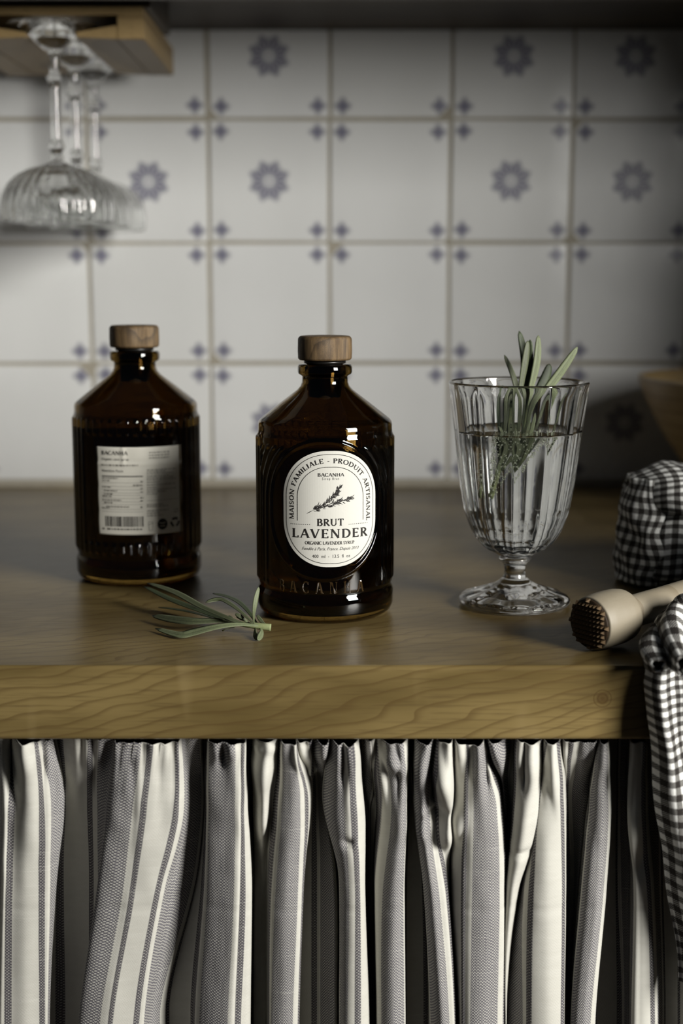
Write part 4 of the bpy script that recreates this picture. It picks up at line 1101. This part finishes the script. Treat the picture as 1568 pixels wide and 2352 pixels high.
# ================================================================== STRIPED CURTAIN
LV = [1700, 1850, 2050, 2360]
CP = [  # (u in stripe periods, x at the four heights, depth or depths at the four heights)
(-3.0, [-300]*4, .2), (-2.4, [-235]*4, .9), (-1.8, [-175]*4, 0), (-1.2, [-120]*4, .8), (-0.6, [-62, -66, -66, -70], .2), (-.2, [-30]*4, .6),
(.36, [0, 8, 3, -4], [.5, .2, .1, .1]), (.43, [22, 18, 13, 10], [.55, .3, 0, 0]), (.50, [30, 34, 29, 27], [.5, .3, 0, 0]), (.68, [52, 62, 57, 58], -.1), (.86, [76, 89, 88, 90], 0), (.93, [85, 102, 103, 103], .05), (1.0, [92, 117, 114, 108], .15), (1.2, [118, 146, 128, 113], [.35, .4, .45, .5]),
(1.36, [112, 140, 122, 112], .75), (1.43, [128, 144, 130, 126], .95), (1.5, [145, 152, 146, 150], [.5, 1, 1, 1]), (1.68, [172, 176, 176, 178], [.3, .85, 1, 1]), (1.86, [200, 200, 205, 205], [.3, .8, .9, .9]), (1.93, [213, 213, 216, 214], [.3, .75, .8, .8]), (2.0, [226, 225, 226, 222], [.3, .7, .7, .7]), (2.12, [262, 244, 232, 222], [.4, .5, .5, .5]),
(2.16, [270, 254, 225, 181], .2), (2.36, [325, 305, 281, 228], 0), (2.43, [338, 322, 296, 246], -.05), (2.5, [352, 337, 309, 257], -.05), (2.86, [402, 398, 353, 304], .05), (2.93, [410, 410, 366, 318], .15), (3.0, [416, 422, 376, 329], [.4, .35, .3, .3]),
(3.18, [430, 440, 415, 348], [.4, .65, .65, .6]), (3.36, [455, 462, 443, 366], [.45, .8, .8, .7]), (3.43, [463, 467, 450, 379], .85), (3.5, [468, 470, 455, 389], .9), (3.86, [474, 474, 464, 438], .8), (3.93, [478, 478, 470, 448], .5), (4.0, [482, 481, 477, 459], .25),
(4.36, [538, 540, 537, 522], -.1), (4.43, [553, 553, 550, 538], -.05), (4.5, [560, 560, 563, 552], 0), (4.62, [563, 568, 577, 573], .3), (4.75, [560, 565, 572, 572], .8),
(4.9, [572, 572, 580, 576], 1.0), (5.35, [570, 575, 582, 580], 1.25), (5.5, [578, 582, 585, 583], [.5, .7, 1.05, 1.05]), (5.7, [604, 604, 600, 600], [.1, .15, .95, 1.0]), (5.82, [626, 622, 612, 612], [.3, .5, .9, .9]),
(5.88, [641, 632, 617, 617], .45), (5.93, [646, 640, 624, 620], .2), (6.0, [650, 648, 633, 623], 0), (6.18, [664, 668, 655, 648], -.15), (6.36, [677, 689, 683, 671], -.08), (6.43, [680, 699, 692, 682], .05), (6.5, [681, 707, 696, 686], .25), (6.6, [680, 714, 694, 684], .6),
(6.7, [686, 712, 700, 688], [.25, .9, .95, .95]), (6.86, [708, 716, 714, 714], [.1, .9, 1.1, 1.1]), (6.93, [716, 722, 728, 728], [.35, .95, 1.1, 1.1]), (7.0, [722, 728, 736, 736], [.4, 1, 1.1, 1.1]), (7.2, [742, 738, 756, 758], [.1, .9, 1, 1]), (7.3, [752, 742, 765, 770], [.3, .9, .95, .95]),
(7.6, [757, 738, 775, 778], 1.2), (8.0, [757, 745, 781, 781], .5), (8.2, [770, 768, 789, 788], .1), (8.36, [788, 792, 802, 798], -.1), (8.43, [799, 804, 815, 814], -.15), (8.5, [811, 819, 826, 828], -.08), (8.7, [821, 836, 837, 847], .35),
(8.86, [826, 832, 834, 842], .9), (9.2, [846, 845, 846, 852], [.15, .9, 1.2, 1.2]), (9.9, [862, 866, 858, 860], [.5, .7, 1.0, 1.0]), (9.93, [866, 878, 862, 866], .4), (10.0, [885, 900, 880, 877], .1), (10.2, [905, 918, 905, 902], -.15), (10.36, [928, 932, 925, 927], .1), (10.45, [937, 935, 928, 930], .5),
(10.5, [938, 940, 934, 933], 1.0), (10.86, [945, 948, 966, 972], 1.1), (10.93, [950, 950, 972, 984], 1.0), (11.0, [955, 953, 974, 990], .4), (11.2, [975, 972, 990, 1012], -.1), (11.36, [992, 983, 1008, 1032], [.3, .4, 0, 0]), (11.43, [1000, 994, 1022, 1043], [.5, .5, .1, .1]), (11.5, [1008, 1006, 1028, 1047], [.1, .2, .4, .4]), (11.7, [1036, 1036, 1030, 1048], [-.1, 0, .7, .6]),
(11.86, [1044, 1038, 1033, 1050], 1.0), (12.2, [1046, 1036, 1034, 1050], 1.2), (12.6, [1048, 1042, 1038, 1053], [.3, .5, .5, .5]), (12.86, [1068, 1065, 1059, 1060], .1), (12.93, [1076, 1075, 1070, 1069], 0), (13.0, [1084, 1088, 1084, 1080], -.1), (13.18, [1096, 1113, 1115, 1110], -.15), (13.36, [1107, 1138, 1146, 1141], 0), (13.43, [1110, 1146, 1157, 1153], .2), (13.5, [1110, 1150, 1162, 1161], .5),
(13.65, [1112, 1150, 1160, 1160], 1.0), (14.05, [1122, 1152, 1160, 1160], [.3, .8, 1.2, 1.2]), (14.2, [1142, 1158, 1160, 1160], [.05, .5, 1.2, 1.2]), (14.36, [1163, 1168, 1161, 1160], [.5, .8, 1.1, 1.1]), (14.43, [1180, 1178, 1162, 1161], .6), (14.5, [1188, 1184, 1163, 1161], .3), (14.68, [1214, 1212, 1176, 1162], [0, -.15, 0, .5]), (14.86, [1240, 1243, 1190, 1163], [.2, .2, .35, .6]),
(14.93, [1246, 1246, 1194, 1164], .55), (15.0, [1247, 1242, 1192, 1164], .6), (15.36, [1250, 1236, 1204, 1201], .35), (15.43, [1254, 1236, 1214, 1209], .2), (15.5, [1258, 1238, 1226, 1221], 0), (15.68, [1268, 1262, 1258, 1256], -.15), (15.86, [1276, 1285, 1289, 1286], 0), (15.93, [1284, 1293, 1296, 1294], .2), (16.0, [1288, 1299, 1299, 1296], .5),
(16.36, [1287, 1296, 1296, 1292], 1.0), (16.7, [1294, 1297, 1298, 1294], [.2, .7, 1, 1]), (16.86, [1306, 1300, 1302, 1300], [.15, .65, 1, 1]), (16.93, [1316, 1304, 1308, 1304], [.15, .65, 1, 1]), (17.0, [1331, 1313, 1318, 1308], [.15, .7, 1.1, 1.1]), (17.3, [1368, 1350, 1330, 1311], [.2, .8, 1, 1.1]),
(17.6, [1372, 1352, 1332, 1310], 1.2), (18.0, [1376, 1357, 1338, 1312], .3), (18.2, [1384, 1378, 1365, 1335], -.1), (18.36, [1392, 1396, 1384, 1354], .05), (18.43, [1396, 1402, 1391, 1365], .3), (18.5, [1396, 1403, 1392, 1369], .7),
(18.86, [1415, 1415, 1412, 1415], 1.1), (18.93, [1420, 1420, 1418, 1428], 1.1), (19.0, [1426, 1425, 1426, 1434], 1.1), (19.36, [1445, 1440, 1448, 1446], 1.0), (19.5, [1447, 1442, 1456, 1450], .2), (19.7, [1462, 1456, 1469, 1470], 0), (19.86, [1478, 1470, 1485, 1493], .05), (19.93, [1484, 1480, 1494, 1503], .2), (20.0, [1486, 1486, 1500, 1509], .6),
(20.36, [1510, 1510, 1512, 1520], 1.1), (20.9, [1560]*4, .9), (21.4, [1610]*4, .1), (22, [1660]*4, .9), (22.6, [1720]*4, .1), (23.2, [1790]*4, .9), (23.8, [1860]*4, .2),
]
CD0, CAMP = FRONT+0.0065, 0.033
BUMPS = [  # lumps (+) and creases (-) of the gathered heading: x, y, half widths, millimetres, tilt
(26,1765,8,50,-8,0),(62,1748,20,42,5,0),(98,1760,10,30,-3,0),(20,1850,14,40,4,0),
(512,1738,6,24,-7,0),(497,1727,10,26,4,0),(533,1722,10,22,4,0),
(606,1778,20,50,8,12),(584,1732,8,28,-6,0),(625,1722,12,16,4,0),(594,1726,8,14,4,40),(600,1900,12,60,4,8),
(694,1748,12,48,7,-14),(737,1738,13,48,7,14),(717,1742,6,34,-8,0),(722,1800,14,14,6,0),(735,1860,18,60,-6,0),
(772,1742,12,38,4,0),(787,1748,4,30,-8,0),(806,1732,13,38,5,0),(832,1735,10,30,4,0),(800,1935,16,10,-4,0),
(872,1790,11,62,8,-4),(902,1750,14,36,6,-45),(858,1838,6,44,-9,0),(846,1850,9,60,6,-10),(930,1740,10,40,4,0),(915,1800,8,50,-4,0),
(964,1765,11,62,7,10),(1014,1790,18,48,10,-14),(992,1792,5,48,-11,0),(1010,1885,18,26,-9,0),(985,1865,16,10,5,0),(968,1915,10,22,5,0),
(1055,1730,13,44,6,0),(1040,1735,4,30,-6,0),(1042,1912,16,42,8,20),(1028,1880,8,20,-5,0),(1100,1745,8,50,3,0),
(1140,1745,20,44,7,-10),(1118,1760,5,40,-6,0),(1153,1825,12,40,-7,0),(1168,1735,5,30,-6,0),
(1192,1750,10,50,5,8),(1205,1758,4,42,-7,0),(1222,1760,14,60,5,-8),(1246,1765,6,45,-5,0),(1200,1880,16,70,4,10),(1195,1960,20,8,-3,-10),
(1272,1780,10,80,4,-8),(1385,1740,14,40,4,0),(1392,1800,6,30,-4,0),(1355,1850,10,60,-5,0),(1460,1900,14,60,4,6),(1470,1985,12,30,-3,0)]
def curtain():
    import bisect
    BS = []
    for bx, by, rx, ry, mm, tl in BUMPS: BS.append((bx, by, rx, ry, mm*0.001, math.cos(R(tl)), math.sin(R(tl)), max(rx, ry)*2.2))
    sub, nv = 6, 230
    ztop, zbot = -THK-0.0035, -0.80
    rows = []
    zl = [zat(p, CD0+0.004) for p in LV]
    def level(vals, z):
        # smooth interpolation over the four measured heights
        if z >= zl[0]: return vals[0]
        if z <= zl[3]: return vals[3]
        for i in range(3):
            if z >= zl[i+1]:
                t = (zl[i]-z)/(zl[i]-zl[i+1])
                sl = [(vals[k+1]-vals[k])/(zl[k]-zl[k+1]) for k in range(3)]
                def tang(k):
                    if k == 0: return sl[0]
                    if k == 3: return sl[2]*0.4
                    return 0.5*(sl[k-1]+sl[k]) if sl[k-1]*sl[k] > 0 else 0
                hh = zl[i]-zl[i+1]; m0, m1 = tang(i)*hh, tang(i+1)*hh
                return (2*t**3-3*t*t+1)*vals[i]+(t**3-2*t*t+t)*m0+(-2*t**3+3*t*t)*vals[i+1]+(t**3-t*t)*m1
    V, UV, Fc = [], [], []
    nu = (len(CP)-1)*sub
    for j in range(nv+1):
        f = j/nv; z = ztop+(zbot-ztop)*(0.25*f+0.75*f*f)
        K = []
        for u, xs, dp in CP:
            d = level(dp, z) if isinstance(dp, list) else dp
            d = d*0.5 if d < 0.3 else 0.15+(d-0.3)*1.2
            K.append((u, level(xs, z), d))
        drop = (ztop-z)
        gath = math.exp(-drop/0.016)
        for i in range(nu+1):
            t = i/sub; k = int(min(t, len(K)-2)); fr = t-k
            u = K[k][0]+(K[k+1][0]-K[k][0])*fr
            _, px, dp = crom(K, t)
            # small creases that die away below the gathering
            cr = gath*(0.0019*math.sin(px*0.21+2.0*nz(px*0.02, z*30, 1))*(0.4+abs(nz(px*0.012, 2, 5))*1.6)) + 0.0022*math.exp(-drop/0.05)*nz(px*0.028, z*60, 3)+0.0012*nz(px*0.012, z*18, 7)
            cr += 0.0005*math.exp(-((z-zat(2088, CD0))/0.0016)**2)
            pyz = 1176+F*math.tan(math.atan2(H-z, CD0)-TH); shx = 0.0
            if pyz < 2060:
                for bx, by, rx, ry, am, c_, s_, lim in BS:
                    dx, dy = px-bx, pyz-by
                    if abs(dx) < lim and abs(dy) < lim:
                        a_, b_ = (dx*c_+dy*s_)/rx, (-dx*s_+dy*c_)/ry
                        g_ = math.exp(-(a_*a_+b_*b_)); cr -= am*g_; shx += am*900*a_*g_
            px += shx
            d = CD0+CAMP*dp+cr
            d = max(d, FRONT-0.007)
            zz = z+0.0016*gath*nz(px*0.02, 1, 1)
            zz = min(zz, -THK-0.001)
            x = (px+3.5*math.exp(-drop/0.04)*nz(px*0.02, z*70, 11)-784)/F*axdepth(d, zz)
            V.append((x, d, zz+Z0)); UV.append((u, z))
    for j in range(nv):
        for i in range(nu):
            a = j*(nu+1)+i; Fc.append((a, a+nu+1, a+nu+2, a+1))
    o = link('cabinet_curtain', mesh('cabinet_curtain', V, Fc, UV), M['curtain'], None, True)
    tag(o, 'gathered cream and grey striped linen curtain hanging below the oak worktop', 'curtain')
    md = o.modifiers.new('thickness', 'SOLIDIFY'); md.thickness = 0.0006; md.offset = 0
curtain()
